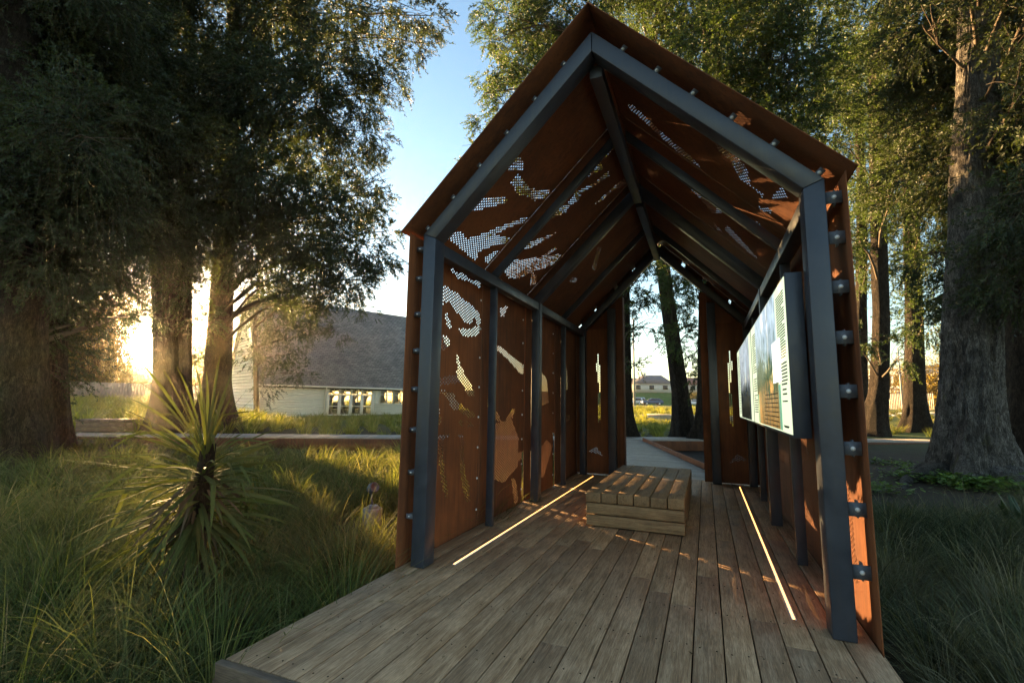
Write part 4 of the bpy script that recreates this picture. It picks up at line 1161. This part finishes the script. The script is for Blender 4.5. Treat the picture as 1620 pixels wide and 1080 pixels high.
# left group ----------------------------------------------------------------
sun_hole = lambda a, b: (b > 455 and 110 < a < 330) or b > 520
tree('broad dark trunked tree at the left edge, rising out of the sedge', [stem(22, 720, 15.5, [(20, 560, .60), (18, 300, .54), (28, 0, .45)], .66, 16, .3)],
     grid(-60, 150, -60, 430, 82, 74, 13, 18, 1.15, 1.5, 1.25) + [B(40, 440, 16, 1.0, .7), B(110, 450, 17, .8, .5), B(95, 600, 17, .4, .4), B(150, 470, 18.5, .9, .4), B(200, 455, 19, .9, .5), B(225, 480, 19.5, .6, .35), B(185, 490, 19, .6, .45), B(205, 498, 21, .6, .5), B(235, 500, 21, .5, .45), B(150, 512, 20, .7, .45), B(118, 560, 18.5, .5, .3), B(140, 520, 18.5, .6, .2), B(95, 500, 17.5, .7, .5), B(60, 560, 18, 1.2, 1.0), B(50, 640, 18, .9, .8), B(0, 500, 17, 1.2, 1.0)],
     LEAF_D, BARK, seed=31, ll=.11, lw=.028, dens=2.6, flare=.35)
tree('tree with slimmer dark trunk just right of the broad left edge trunk', [stem(82, 700, 17.5, [(80, 560, .34), (82, 300, .32), (88, 0, .28)], .38, 17, .2)],
     grid(80, 260, -60, 430, 80, 74, 16, 20, 1.2, 1.6, 1.2), LEAF_D, BARK, seed=32, flare=.5)
tree('twin stemmed tree right beside the low sun', [stem(262, 690, 22, [(263, 600, .42), (259, 450, .38), (254, 200, .33), (250, 0, .28)], .56, 19, .2), stem(287, 690, 22.2, [(288, 600, .33), (291, 450, .29), (297, 200, .25), (300, 0, .2)], .42, 19, .2)],
     grid(220, 420, -60, 400, 76, 70, 18, 23, 1.35, 1.8, 1.15) + [B(190, 440, 21, .9, .5), B(300, 455, 20, 1.0, .6), B(165, 450, 22, .7, .35), B(315, 500, 21, .7, .35), B(312, 560, 22, .6, .3)],
     LEAF_D, BARK, seed=33, flare=.55, flute=.2)
edge = [(520, 20, 1.3, 1), (600, 10, 1.1, .8), (655, 15, .9, .6), (685, 25, .75, .5), (672, 68, .65, .5), (645, 75, .9, .6), (590, 90, 1.1, .7), (620, 130, .6, .4), (560, 150, 1.1, .8), (520, 110, 1.2, 1), (530, 200, 1.1, .9), (575, 210, .8, .55),
        (560, 260, 1.0, .8), (595, 275, .65, .5), (582, 310, .75, .55), (545, 320, 1.1, .9), (590, 350, .7, .5), (612, 365, .45, .4), (570, 380, 1.0, .7), (592, 405, .75, .5), (596, 440, .55, .4), (560, 440, 1.0, .65), (520, 420, 1.1, .8), (490, 380, 1.2, 1),
        (530, 470, .9, .45), (480, 455, .9, .35), (430, 425, 1.1, .8), (570, 490, .6, .4), (535, 525, .5, .4), (460, 520, .8, .5), (410, 500, 1.0, .6), (385, 560, .7, .5), (430, 570, .7, .4), (470, 590, .5, .4), (420, 615, .5, .35), (450, 560, .6, .4)]
tree('dark leaning tree left of the hall, its crown hanging over the hall roof', [stem(342, 690, 22, [(345, 600, .48), (352, 450, .42), (362, 250, .36), (372, 0, .28)], .66, 19, .2)],
     grid(380, 520, -60, 380, 76, 70, 17, 22, 1.3, 1.7, 1.15) + [B(a, b, R.uniform(17, 19.5), r * 1.12, n) for a, b, r, n in edge if b < 485], LEAF_D, BARK, seed=34, flare=.6)

tree('slender small tree with drooping twigs in front of the gable end of the hall', [stem(406, 668, 31.5, [(405, 600, .13), (403, 520, .10), (410, 440, .07)], .17, 8.5, .03)],
     [B(a + (14 if a < 415 else 0), b, R.uniform(30.5, 32.5), r * 1.75, n * .8) for a, b, r, n in edge if b >= 485] + [B(430, 475, 31.5, 1.6, .6), B(480, 500, 31.5, 1.5, .6), B(500, 470, 31.5, 1.3, .5)], LEAF_D, BARK, seed=35, flare=.5, fh=.3)

# behind the shelter ----------------------------------------------------------
tree('tree at the left side of the rear doorway, its trunk half hidden by the jamb', [stem(978, 692, 19.5, [(984, 600, .36), (984, 450, .30), (986, 200, .26)], .44, 16, .15)],
     [B(a, b, R.uniform(17, 20), r, n) for a, b, r, n in [(1000, 470, .8, .55), (1020, 430, .8, .5), (1005, 540, .7, .4), (1030, 520, .6, .35), (1025, 480, .7, .5), (1010, 580, .5, .3), (800, 25, 1.2, .7), (830, 80, 1.3, .9), (785, 115, .9, .6), (800, 165, .9, .6), (770, 150, .6, .5), (805, 215, .7, .5), (748, 232, .5, .5), (770, 262, .45, .4),
        (850, 40, 1.5, 1), (840, 130, 1.4, .9), (820, -30, 1.6, 1), (900, 0, 1.6, 1), (960, -30, 1.6, 1), (880, 90, 1.3, .8), (735, 262, .35, .4), (780, 225, .6, .5), (785, 60, .8, .6), (768, 192, .55, .45), (800, 270, 1.2, .45), (860, 220, 1.4, .6), (880, 320, 1.3, .5), (930, 270, 1.4, .6), (820, 350, 1.0, .35), (910, 400, 1.3, .45), (850, 420, .9, .3), (960, 360, 1.2, .5), (790, 330, .7, .3), (950, 180, 1.5, .8), (900, 160, 1.4, .7)]],
     LEAF_L, BARK, seed=41, flare=.9)
tree('leaning tree in the middle of the rear doorway', [stem(1083, 690, 20.5, [(1076, 620, .33), (1062, 520, .30), (1050, 430, .28), (1038, 250, .24)], .40, 17, .15)],
     [B(a, b, R.uniform(18, 22), r, n) for a, b, r, n in [(1075, 450, .9, .6), (1095, 480, .9, .7), (1085, 530, .8, .6), (1100, 560, .7, .5), (1090, 590, .5, .4), (1060, 470, .6, .3), (1060, 420, .8, .5), (1000, 20, 1.5, 1.1), (1060, 0, 1.5, 1.1), (1040, 70, 1.5, 1.1), (1100, 60, 1.5, 1.1), (1000, -50, 1.6, 1), (1080, -60, 1.6, 1)]],
     LEAF_L, BARK, seed=42, flare=.75)
tree('tree with a spreading root foot at the right side of the rear doorway', [stem(1119, 692, 19.5, [(1119, 620, .36), (1118, 500, .30), (1122, 250, .26)], .48, 17, .15)],
     grid(1110, 1330, -60, 230, 74, 66, 16, 21, 1.25, 1.65, 1.2) + [B(1105, 520, 20, .6, .3), B(1110, 460, 20, .7, .35), B(1100, 600, 19.5, .4, .3)], LEAF_L, BARK, seed=43, flare=1.2, fh=.5)

# right group -----------------------------------------------------------------
tree('huge grey trunked tree on the mulch mound right of the shelter', [stem(1532, 735, 13.6, [(1534, 640, .50), (1538, 500, .455), (1542, 300, .40), (1547, 100, .35), (1553, -80, .32)], .60, 13, .3, -.25)],
     grid(1430, 1660, -60, 300, 84, 80, 15.5, 18, 1.1, 1.4, 1.0) + grid(1430, 1640, -90, -40, 70, 60, 10.5, 13, .75, 1.0, 1.0) + [B(1460, 40, 12, .7, .6), B(1625, 30, 12, .7, .7), B(1640, 120, 12, .8, .7)] + [B(1630, 330, 12, .8, .8), B(1625, 420, 12.5, .8, .9), B(1470, 400, 13, .5, .5), B(1540, 395, 12.4, .5, .35), B(1590, 410, 12.4, .5, .5), B(1640, 300, 12, .9, .9), B(1615, 480, 13, .6, .6)],
     LEAF_D, BARKG, seed=51, ll=.10, lw=.025, dens=2.6, big=True, flare=.50, flute=.22, fh=.55, knob=.062)
tree('dark trunked tree with a bowed foot between the shelter and the huge grey trunk', [stem(1377, 690, 27, [(1392, 620, .36), (1394, 500, .33), (1388, 300, .30), (1384, 100, .26)], .5, 20, .15)],
     grid(1330, 1480, -40, 480, 72, 70, 22, 27, 1.15, 1.6, .85, lambda a, b: b > 300 and R.random() < .45) + [B(1370, 540, 24, .7, .4), B(1430, 560, 24, .7, .35), B(1350, 560, 24, .6, .3)], LEAF_L, BARK, seed=52, flare=.7)
tree('thin trunked tree close beside the right wall of the shelter', [stem(1361, 690, 31, [(1362, 500, .27), (1364, 300, .24)], .34, 19, .12)],
     grid(1300, 1390, 150, 420, 70, 66, 28, 33, 1.2, 1.6, .6), LEAF_L, BARK, seed=53)
tree('tree with a sunlit upper trunk left of the huge grey trunk', [stem(1447, 690, 33, [(1446, 500, .40), (1440, 300, .36), (1432, 100, .30)], .5, 21, .15)],
     grid(1400, 1520, 60, 500, 72, 72, 29, 34, 1.5, 1.9, .6, lambda a, b: b > 350 and R.random() < .4), LEAF_L, BARK, seed=54)
tree('dark tree standing right behind the huge grey trunk', [stem(1592, 715, 20, [(1592, 560, .44), (1594, 300, .40), (1598, 50, .32)], .52, 17, .2)],
     grid(1560, 1680, 60, 560, 76, 74, 16, 20, 1.0, 1.4, 1.1), LEAF_D, BARK, seed=55, flare=.7)
tree('dark tree cut by the right picture edge', [stem(1640, 715, 16, [(1640, 560, .5), (1646, 200, .42)], .6, 15, .2)],
     grid(1600, 1720, -40, 360, 80, 80, 13, 16, .9, 1.2, 1.0), LEAF_D, BARK, seed=56, flare=.7)

# distant tree line under the sun: one crown, copied
def far_tree(label, px, d, h, w, proto=[None], seed=0):
    p = at(px, 625, d); z = float(gz(p[0], p[1]))
    if proto[0] is None:
        root = thing('far_tree', label, 'tree', (0, 0, 0), 'low trees along the far edge of the field')
        V, F = trunk_geo([(0, 0, -.2, .25), (.05, 0, .3, .2), (0, .05, .75, .08)], .5, .1, 12, 10, 3)
        mesh_obj('trunk', V, F, BARK, root, smooth=True, local=True)
        bl = [(rr * math.cos(a), rr * math.sin(a), zz, .32, .32, .24, 210) for a, rr, zz in [(0, .0, .78), (.5, .3, .6), (1.6, .32, .55), (2.7, .3, .62), (3.8, .33, .5), (5, .28, .66), (5.8, .35, .42), (2.1, .38, .36), (4.4, .36, .34)]]
        V, F, T, O, TV, TF = sprays(bl, 12, .040, .016, 77, clump=26)
        # blades already sized for a crown one unit tall
        mesh_obj('crown', V, F, LEAF_F, root, T, local=True)
        proto[0] = root; o = root
    else:
        o = proto[0].copy(); col.objects.link(o); o['label'] = label
        for c in proto[0].children:
            k = c.copy(); col.objects.link(k); k.parent = o
    o.location = (p[0], p[1], z); o.scale = (w, w, h); o.rotation_euler = (0, 0, px * .37)
far = [(-30, 74, 9, 7, 'far leafy tree at the left picture edge beyond the pale fence'), (60, 80, 8, 7, 'far leafy tree behind the broad left trunk beyond the fence'), (118, 78, 15.0, 6, 'far leafy tree left of the sun beyond the fence'), (164, 84, 12.0, 4.2, 'rounded far tree directly beside and under the sun'),
       (215, 92, 4.9, 8, 'lowest far tree under the right side of the sun'), (322, 80, 9.5, 5, 'far leafy tree seen between the twin stemmed tree and the leaning trunk'), (380, 84, 10.5, 6, 'far leafy tree beside the gable of the hall'), (360, 66, 3.2, 4, 'short far bush by the gable of the hall')]
for a in far: far_tree(a[4], a[0], a[1], a[2], a[3])
far2 = [(1015, 150, 5.5, 5, 'dark tree between the houses on the bank'), (1062, 148, 4.5, 4, 'small tree behind the leaning trunk on the bank'), (1110, 132, 3.6, 5, 'bush at the right of the doorway view on the bank'), (1345, 110, 8, 8, 'far tree at the left end of the white building'), (1480, 96, 7, 7, 'far tree at the right end of the white building'), (1640, 60, 9, 8, 'far tree at the right picture edge behind the trunks')]
for a in far2: far_tree(a[4], a[0], a[1], a[2], a[3])

# ------------------------------------------------------------------ sedge grass
def tussock(nb, L0, L1, w, segs, seed, spread=.09, lean=.75):
    r = np.random.default_rng(seed)
    az = r.uniform(0, 2 * np.pi, nb); rad = spread * np.sqrt(r.random(nb)); L = r.uniform(L0, L1, nb)
    b = np.stack([rad * np.cos(az), rad * np.sin(az), np.zeros(nb)], 1)
    az2 = az + r.normal(0, .5, nb); th0 = r.uniform(.05, .55, nb); bend = r.uniform(.5, 1.0, nb) * lean * 2.0
    p = b.copy(); pts = [p.copy()]; th = th0.copy()
    for s in range(segs):
        th = th + bend / segs * (.4 + 1.2 * s / segs)
        d = np.stack([np.sin(th) * np.cos(az2), np.sin(th) * np.sin(az2), np.cos(th)], 1)
        p = p + d * (L / segs)[:, None]; pts.append(p.copy())
    sd = np.stack([-np.sin(az2 + r.normal(0, .5, nb)), np.cos(az2), r.normal(0, .25, nb)], 1)
    V = []
    for i, q in enumerate(pts):
        ww = w * (1 - (i / segs) ** 2 * .88) * .5
        V.append(q - sd * ww); V.append(q + sd * ww)
    V = np.stack(V, 1)                                  # nb, 2(segs+1), 3
    k = 2 * (segs + 1); F = []
    for i in range(segs):
        F.append(np.stack([np.arange(nb) * k + 2 * i, np.arange(nb) * k + 2 * i + 1, np.arange(nb) * k + 2 * i + 3, np.arange(nb) * k + 2 * i + 2], 1))
    F = np.stack(F, 1).reshape(-1, 4)
    T = np.repeat(np.clip(r.normal(.42, .26, nb), 0, 1), segs)
    return V.reshape(-1, 3), F, T

def in_walks(x, y):
    if -1.62 < x < 1.62 and -1.6 < y < 5.7: return True
    off = y - (14.69 + .534 * x)
    if -.12 < off * .882 < 1.9: return True
    if 5.4 < y < 14.4:
        t = (y - 5.57) / 8.4; xl = -1.9 - 2.7 * t; xr = 1.05 - 2.45 * t
        if xl - .15 < x < xr + .1: return True
    if 5.4 < y < 16.2 and x > -1.6 and x < 5.4 and y < 14.69 + .534 * x and x > 1.05 - 2.45 * (y - 5.57) / 8.4 and y > 8.0 + (5.2 - x) * 0.0 - 2.4 and x < 4.6: return 'planter'
    return False

def scatter(name, label, mat, pts, temps, seed, s0=.8, s1=1.25, flat=1.0):
    r = np.random.default_rng(seed)
    VV = []; FF = []; TT = []; n = 0
    for (x, y) in pts:
        V, F, T = temps[int(r.integers(len(temps)))]
        a = r.uniform(0, 6.28); s = r.uniform(s0, s1); c, sn = math.cos(a), math.sin(a)
        W = np.stack([(V[:, 0] * c - V[:, 1] * sn) * s, (V[:, 0] * sn + V[:, 1] * c) * s, V[:, 2] * s * flat * r.uniform(.85, 1.15)], 1) + np.array([x, y, float(gz(x, y)) - .01])
        VV.append(W); FF.append(F + n); n += len(V); TT.append(np.clip(T + r.normal(0, .13), 0, 1))
    o = mesh_obj(name, np.concatenate(VV), np.concatenate(FF), mat, None, np.concatenate(TT), smooth=True)
    return tag(o, label, 'grass', kind='stuff')

def jitter(x0, x1, y0, y1, s, seed, keep):
    r = np.random.default_rng(seed); out = []
    for x in np.arange(x0, x1, s):
        for y in np.arange(y0, y1, s):
            a, b = x + r.uniform(-.5, .5) * s, y + r.uniform(-.5, .5) * s
            if keep(a, b): out.append((a, b))
    return out

near_t = [tussock(165, .36, .78, .0052, 5, 60 + i, .11, (.85, .6, 1.0, .75, .95)[i]) for i in range(5)]
mid_t = [tussock(80, .40, .75, .012, 4, 70 + i, .12, .75) for i in range(3)]
far_t = [tussock(60, .40, .70, .026, 3, 80 + i, .20, .55) for i in range(3)]
cx, cy = CAM[0], CAM[1]
spotp = (-3.38, 2.05)
def seen(x, y, m=.12):
    d = np.array([x - cx, y - cy]); f = d @ FWD[:2]; s = d @ RGT[:2]
    return f > .3 and abs(s / f) < 1.09 + m
def clear_spot(x, y):
    dx, dy = x - spotp[0], y - spotp[1]; al = dx * .617 - dy * .787; ac = dx * .787 + dy * .617
    return not (-.3 < al < 1.5 and abs(ac) < .42)
def keepL(x, y):
    return seen(x, y) and not in_walks(x, y) and y < 14.6 + .534 * x and x < -1.6 and clear_spot(x, y)
nearp = [p for p in jitter(-10, -1.55, -3.6, 8.5, .30, 1, keepL) if np.hypot(p[0] - cx, p[1] - cy) < 8.0]
midp = [p for p in jitter(-26, -1.6, -4, 15, .46, 2, keepL) if np.hypot(p[0] - cx, p[1] - cy) >= 8.0]
scatter('grass', 'dark weeping sedge grass covering the ground left of the deck', GRASS, nearp, near_t, 3)
walk_off = lambda p: (14.69 + .534 * p[0] - p[1]) * .882
midlow = [p for p in midp if .35 < walk_off(p) < 4.2]
scatter('grass', 'weeping sedge grass between the spotlight and the cross boardwalk', GRASS, [p for p in midp if walk_off(p) >= 4.2], mid_t, 4)
scatter('grass', 'short sedge grass along the front of the cross boardwalk', GRASS, midlow, mid_t, 14, .38, .62)
bigt = (6.15, 9.0)
def keepR(x, y): return seen(x, y) and not in_walks(x, y) and x > 1.66 and np.hypot(x - bigt[0] - .2, y - bigt[1]) > 2.9 and y < 8.2 and not (y > 5.2 and x < 4.7)
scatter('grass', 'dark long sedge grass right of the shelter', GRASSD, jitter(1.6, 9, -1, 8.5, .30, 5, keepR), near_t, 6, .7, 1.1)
def keepF(x, y):
    off = (y - (14.69 + .534 * x)) * .882
    hx, hy = x + 27.25, y - 19.48; u = hx * .43 + hy * .903; v = -hx * .903 + hy * .43
    if u > -.4 and u < 17.5 and v > -5.5 and v < 9.5: return False
    return seen(x, y, .05) and off > 2.3
fp = [p for p in jitter(-60, 6, -8, 60, 1.0, 7, keepF) if 12 < np.hypot(p[0] - cx, p[1] - cy) < 60]
hall_u = lambda p: (p[0] + 27.25) * .43 + (p[1] - 19.48) * .903
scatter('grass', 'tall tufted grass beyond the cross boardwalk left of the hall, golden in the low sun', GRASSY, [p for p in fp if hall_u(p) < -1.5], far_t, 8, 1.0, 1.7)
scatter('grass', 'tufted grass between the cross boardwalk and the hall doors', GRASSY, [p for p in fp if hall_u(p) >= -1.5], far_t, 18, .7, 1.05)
fp2 = [p for p in jitter(2, 40, 16, 62, 1.5, 9, keepF) if 20 < np.hypot(p[0] - cx, p[1] - cy) < 62 and not (10 < p[0] and False)]
scatter('grass', 'low tufted grass in the park behind the right trees', GRASS, fp2, far_t, 10, .6, 1.0)

# single tussocks that stand out, with low sunlight put into their colour
def lone(label, x, y, s, m, seed, nb=170, lean=.8, up=.0):
    V, F, T = tussock(nb, .35, .72, .009, 5, seed, .10, lean)
    z = float(gz(x, y))
    o = mesh_obj('grass_tussock', V * s, F, m, None, T, smooth=True, local=True)
    o.location = (x, y, z)
    tag(o, label, 'grass tussock')
lone('tussock coloured sunlit yellow green behind the small spotlight', -3.75, 3.0, 1.05, GRASSY, 201, 190, .45)
lone('arching tussock coloured sunlit yellow green at the deck edge in front of the spotlight', -2.15, .95, .95, GRASSY, 202, 200, .95)
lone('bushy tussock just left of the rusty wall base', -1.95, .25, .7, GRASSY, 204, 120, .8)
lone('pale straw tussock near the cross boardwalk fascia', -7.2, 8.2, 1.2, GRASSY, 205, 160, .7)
lone('arching tussock coloured as sunlit at the right picture edge', 3.6, 2.5, 1.0, GRASSY, 203, 180, .95)

# ------------------------------------------------------------------ strap leaved plants
def strap_leaf(L, w, az, th0, bend, base, segs=9, fold=.25, twist=0.0, kink=None):
    p = np.array(base, float); th = th0; V = []
    for i in range(segs + 1):
        t = i / segs
        ww = w * (.55 + .9 * math.sin(min(t * 1.5 + .25, 1.57))) * (1 - max(0, t - .45) ** 1.6 * 2.2) * .5 if t < .999 else .001
        ww = max(ww, .0012)
        d = np.array([math.sin(th) * math.cos(az), math.sin(th) * math.sin(az), math.cos(th)])
        sd = np.array([-math.sin(az), math.cos(az), 0]); nn = np.cross(d, sd)
        tw = twist * t
        s2 = sd * math.cos(tw) + nn * math.sin(tw); n2 = np.cross(d, s2)
        V += [p - s2 * ww - n2 * ww * fold, p.copy(), p + s2 * ww - n2 * ww * fold]
        if kink and t <= kink[0] < t + 1 / segs: th += kink[1]
        p = p + d * L / segs; th = th + bend / segs * (.3 + 1.5 * t)
    F = []
    for i in range(segs):
        a = i * 3; F += [[a, a + 1, a + 4, a + 3], [a + 1, a + 2, a + 5, a + 4]]
    return V, F
def strap_mesh(name, leaves, m, root, r):
    V = []; F = []; T = []
    for lf in leaves:
        v, f = strap_leaf(**lf); n = len(V); V += v; F += [[i + n for i in q] for q in f]; T += [float(np.clip(r.normal(.5, .2), 0, 1))] * len(f)
    return mesh_obj(name, np.array(V), np.array(F), m, root, T, smooth=True)
def build_cordyline():
    r = np.random.default_rng(90)
    x, y = -3.05, -.56; z = float(gz(x, y))
    root = thing('cabbage_palm', 'spiky strap leaved cabbage palm standing in the sedge left of the deck', 'plant', (x, y, z))
    V, F = trunk_geo([(x, y, z - .05, .085), (x + .01, y, z + .5, .07), (x + .03, y + .02, z + 1.0, .062), (x + .05, y + .02, z + 1.30, .05)], .3, .08, 24, 40, 5, .06)
    mesh_obj('trunk', V, F, BARK, root, smooth=True)
    lv = []
    for i in range(330):
        t = r.random() ** .85
        h = .30 + .96 * t
        az = r.uniform(0, 6.283); lf = 1.0 - .24 * max(0.0, math.cos(az - .39))
        th0 = np.clip(2.35 - 1.35 * t ** 1.3 - (.75 * (t - .85) / .15 if t > .85 else 0) + r.normal(0, .2), .08, 2.6)
        lv.append(dict(L=r.uniform(.62, 1.06) * lf * (1 if t < .8 else .85), w=r.uniform(.017, .031) * (1 if t < .8 else .68), az=az, th0=th0, bend=r.uniform(.35, 1.2) * (1.15 - .7 * t),
                       base=(x + .03 * t, y + .02 * t, z + h), twist=r.normal(0, 1.0), kink=(r.uniform(.4, .8), r.uniform(.5, 1.3)) if r.random() < .22 else None))
    strap_mesh('leaves', lv, STRAP, root, r)
    dv = []
    for i in range(260):
        h = r.uniform(.12, 1.12)
        dv.append(dict(L=r.uniform(.30, .62), w=r.uniform(.014, .028), az=r.uniform(0, 6.283), th0=r.uniform(2.2, 2.75), bend=r.uniform(.1, .5), base=(x, y, z + h), twist=r.normal(0, 1)))
    strap_mesh('dry_leaves', dv, DEADLEAF, root, r)
build_cordyline()
def build_flax(label, x, y, n, L, seed, m=STRAP):
    r = np.random.default_rng(seed); z = float(gz(x, y))
    root = thing('flax', label, 'plant', (x, y, z))
    lv = [dict(L=r.uniform(.6, 1.0) * L, w=r.uniform(.035, .055), az=r.uniform(0, 6.283), th0=r.uniform(.05, .85), bend=r.uniform(.1, .7), base=(x + r.normal(0, .05), y + r.normal(0, .05), z - .02), twist=r.normal(0, .3)) for i in range(n)]
    strap_mesh('leaves', lv, m, root, r)
    MB().lathe((x, y, z), [(.10, -.05), (.09, .06), (.05, .14)], 12).build('crown_base', DEADLEAF, root)
FLAXM = mat_leaf('dark_flax_leaf', [(0, (.018, .032, .014)), (.6, (.035, .060, .022)), (1, (.055, .085, .028))], .25, .35, 1.4)
build_flax('dark upright flax clump at the right picture edge below the huge trunk', 5.1, 5.35, 46, .85, 91, FLAXM)
build_flax('smaller dark flax clump left of the larger one in the right hand sedge', 4.35, 4.9, 30, .7, 92, FLAXM)

# low leafy ground cover on the mulch round the huge trunk
def build_cover():
    r = np.random.default_rng(95); bl = []
    V = []; T = []
    for (px, py, n) in [(1400, 735, 26), (1465, 748, 70), (1440, 757, 30), (1510, 762, 60), (1545, 772, 70), (1590, 775, 80), (1620, 765, 40), (1395, 780, 26), (1480, 745, 40)]:
        d = ( .62) / max(1e-3, -(FWD + RGT * ((px - 810) / FOC) + UPV * ((540 - py) / FOC))[2])
        for it in range(8):
            v = FWD + RGT * ((px - 810) / FOC) + UPV * ((540 - py) / FOC); p = CAM + v * d
            d *= (CAM[2] - float(gz(p[0], p[1]))) / max(.05, CAM[2] - p[2])
        for _ in range(int(n * 2.2)):
            q = p + np.array([r.normal(0, .28), r.normal(0, .20), 0]); q[2] = float(gz(q[0], q[1])) + r.uniform(.03, .14)
            for k in range(5):
                a = r.uniform(0, 6.283); s = r.uniform(.03, .065); e = r.uniform(-.2, .5)
                o = q + r.normal(0, .03, 3); f = np.array([math.cos(a) * math.cos(e), math.sin(a) * math.cos(e), math.sin(e)]); g = unit(np.cross(f, np.array([.1, .1, 1.0])))
                V += [o, o + f * s + g * s * .7, o + f * s * 2, o + f * s - g * s * .7]; T.append(r.random())
    tag(mesh_obj('ground_cover', np.array(V), np.arange(len(V)).reshape(-1, 4), mat_leaf('ground_cover_leaf', [(0, (.07, .13, .03)), (1, (.20, .28, .06))], .3), None, T), 'low bright green ground cover on the mulch around the huge trunk', 'ground cover', kind='stuff')
build_cover()

# fallen leaves and bark bits
def litter(name, label, pts, seed, s0, s1, zf, lift):
    r = np.random.default_rng(seed); V = []; T = []
    for (x, y) in pts:
        z = zf(x, y) + lift; a = r.uniform(0, 6.283); L = r.uniform(s0, s1); w = L * r.uniform(.22, .45)
        c, s = math.cos(a), math.sin(a); k = r.uniform(.05, .35) * L
        V += [(x - c * L, y - s * L, z), (x - s * w, y + c * w, z + k * r.random()), (x + c * L, y + s * L, z + k), (x + s * w, y - c * w, z + .2 * k)]
        T.append(r.random())
    tag(mesh_obj(name, np.array(V), np.arange(len(V)).reshape(-1, 4), LITTER, None, T), label, 'fallen leaves', kind='stuff')
LITTER = mat_leaf('dry_litter', [(0, (.05, .030, .016)), (.5, (.12, .070, .034)), (1, (.24, .16, .085))], .15, .8)
rl = np.random.default_rng(300)
litter('leaf_litter', 'brown leaf and bark litter on the mulch right of the shelter', [(a, b) for a, b in zip(rl.uniform(1.8, 11, 5200), rl.uniform(4.5, 14.5, 5200)) if not in_walks(a, b)], 301, .015, .06, lambda a, b: float(gz(a, b)), .012)
litter('fallen_leaves', 'few small dry leaves scattered on the deck boards', [(a, b) for a, b in zip(rl.uniform(-1.45, 1.45, 110), rl.uniform(-1.4, 5.2, 110)) if not (abs(a) < .55 and 1.7 < b < 4.2)], 302, .008, .022, lambda a, b: 0.0, .0035)

# ------------------------------------------------------------------ thin haze volume, added for the glow round the sun
def build_haze():
    m = bpy.data.materials.new('sun_glow_haze'); m.use_nodes = True
    n, l = m.node_tree.nodes, m.node_tree.links
    n.clear()
    o = n.new('ShaderNodeOutputMaterial'); v = n.new('ShaderNodeVolumePrincipled')
    v.inputs['Color'].default_value = (.98, .90, .78, 1); v.inputs['Density'].default_value = .00028; v.inputs['Anisotropy'].default_value = .86
    l.new(v.outputs[0], o.inputs['Volume'])
    tag(MB().box(-260, 260, -160, 420, -1.8, 32).build('haze', m), 'thin haze volume added for the warm glow round the low sun', 'haze', kind='stuff')
build_haze()
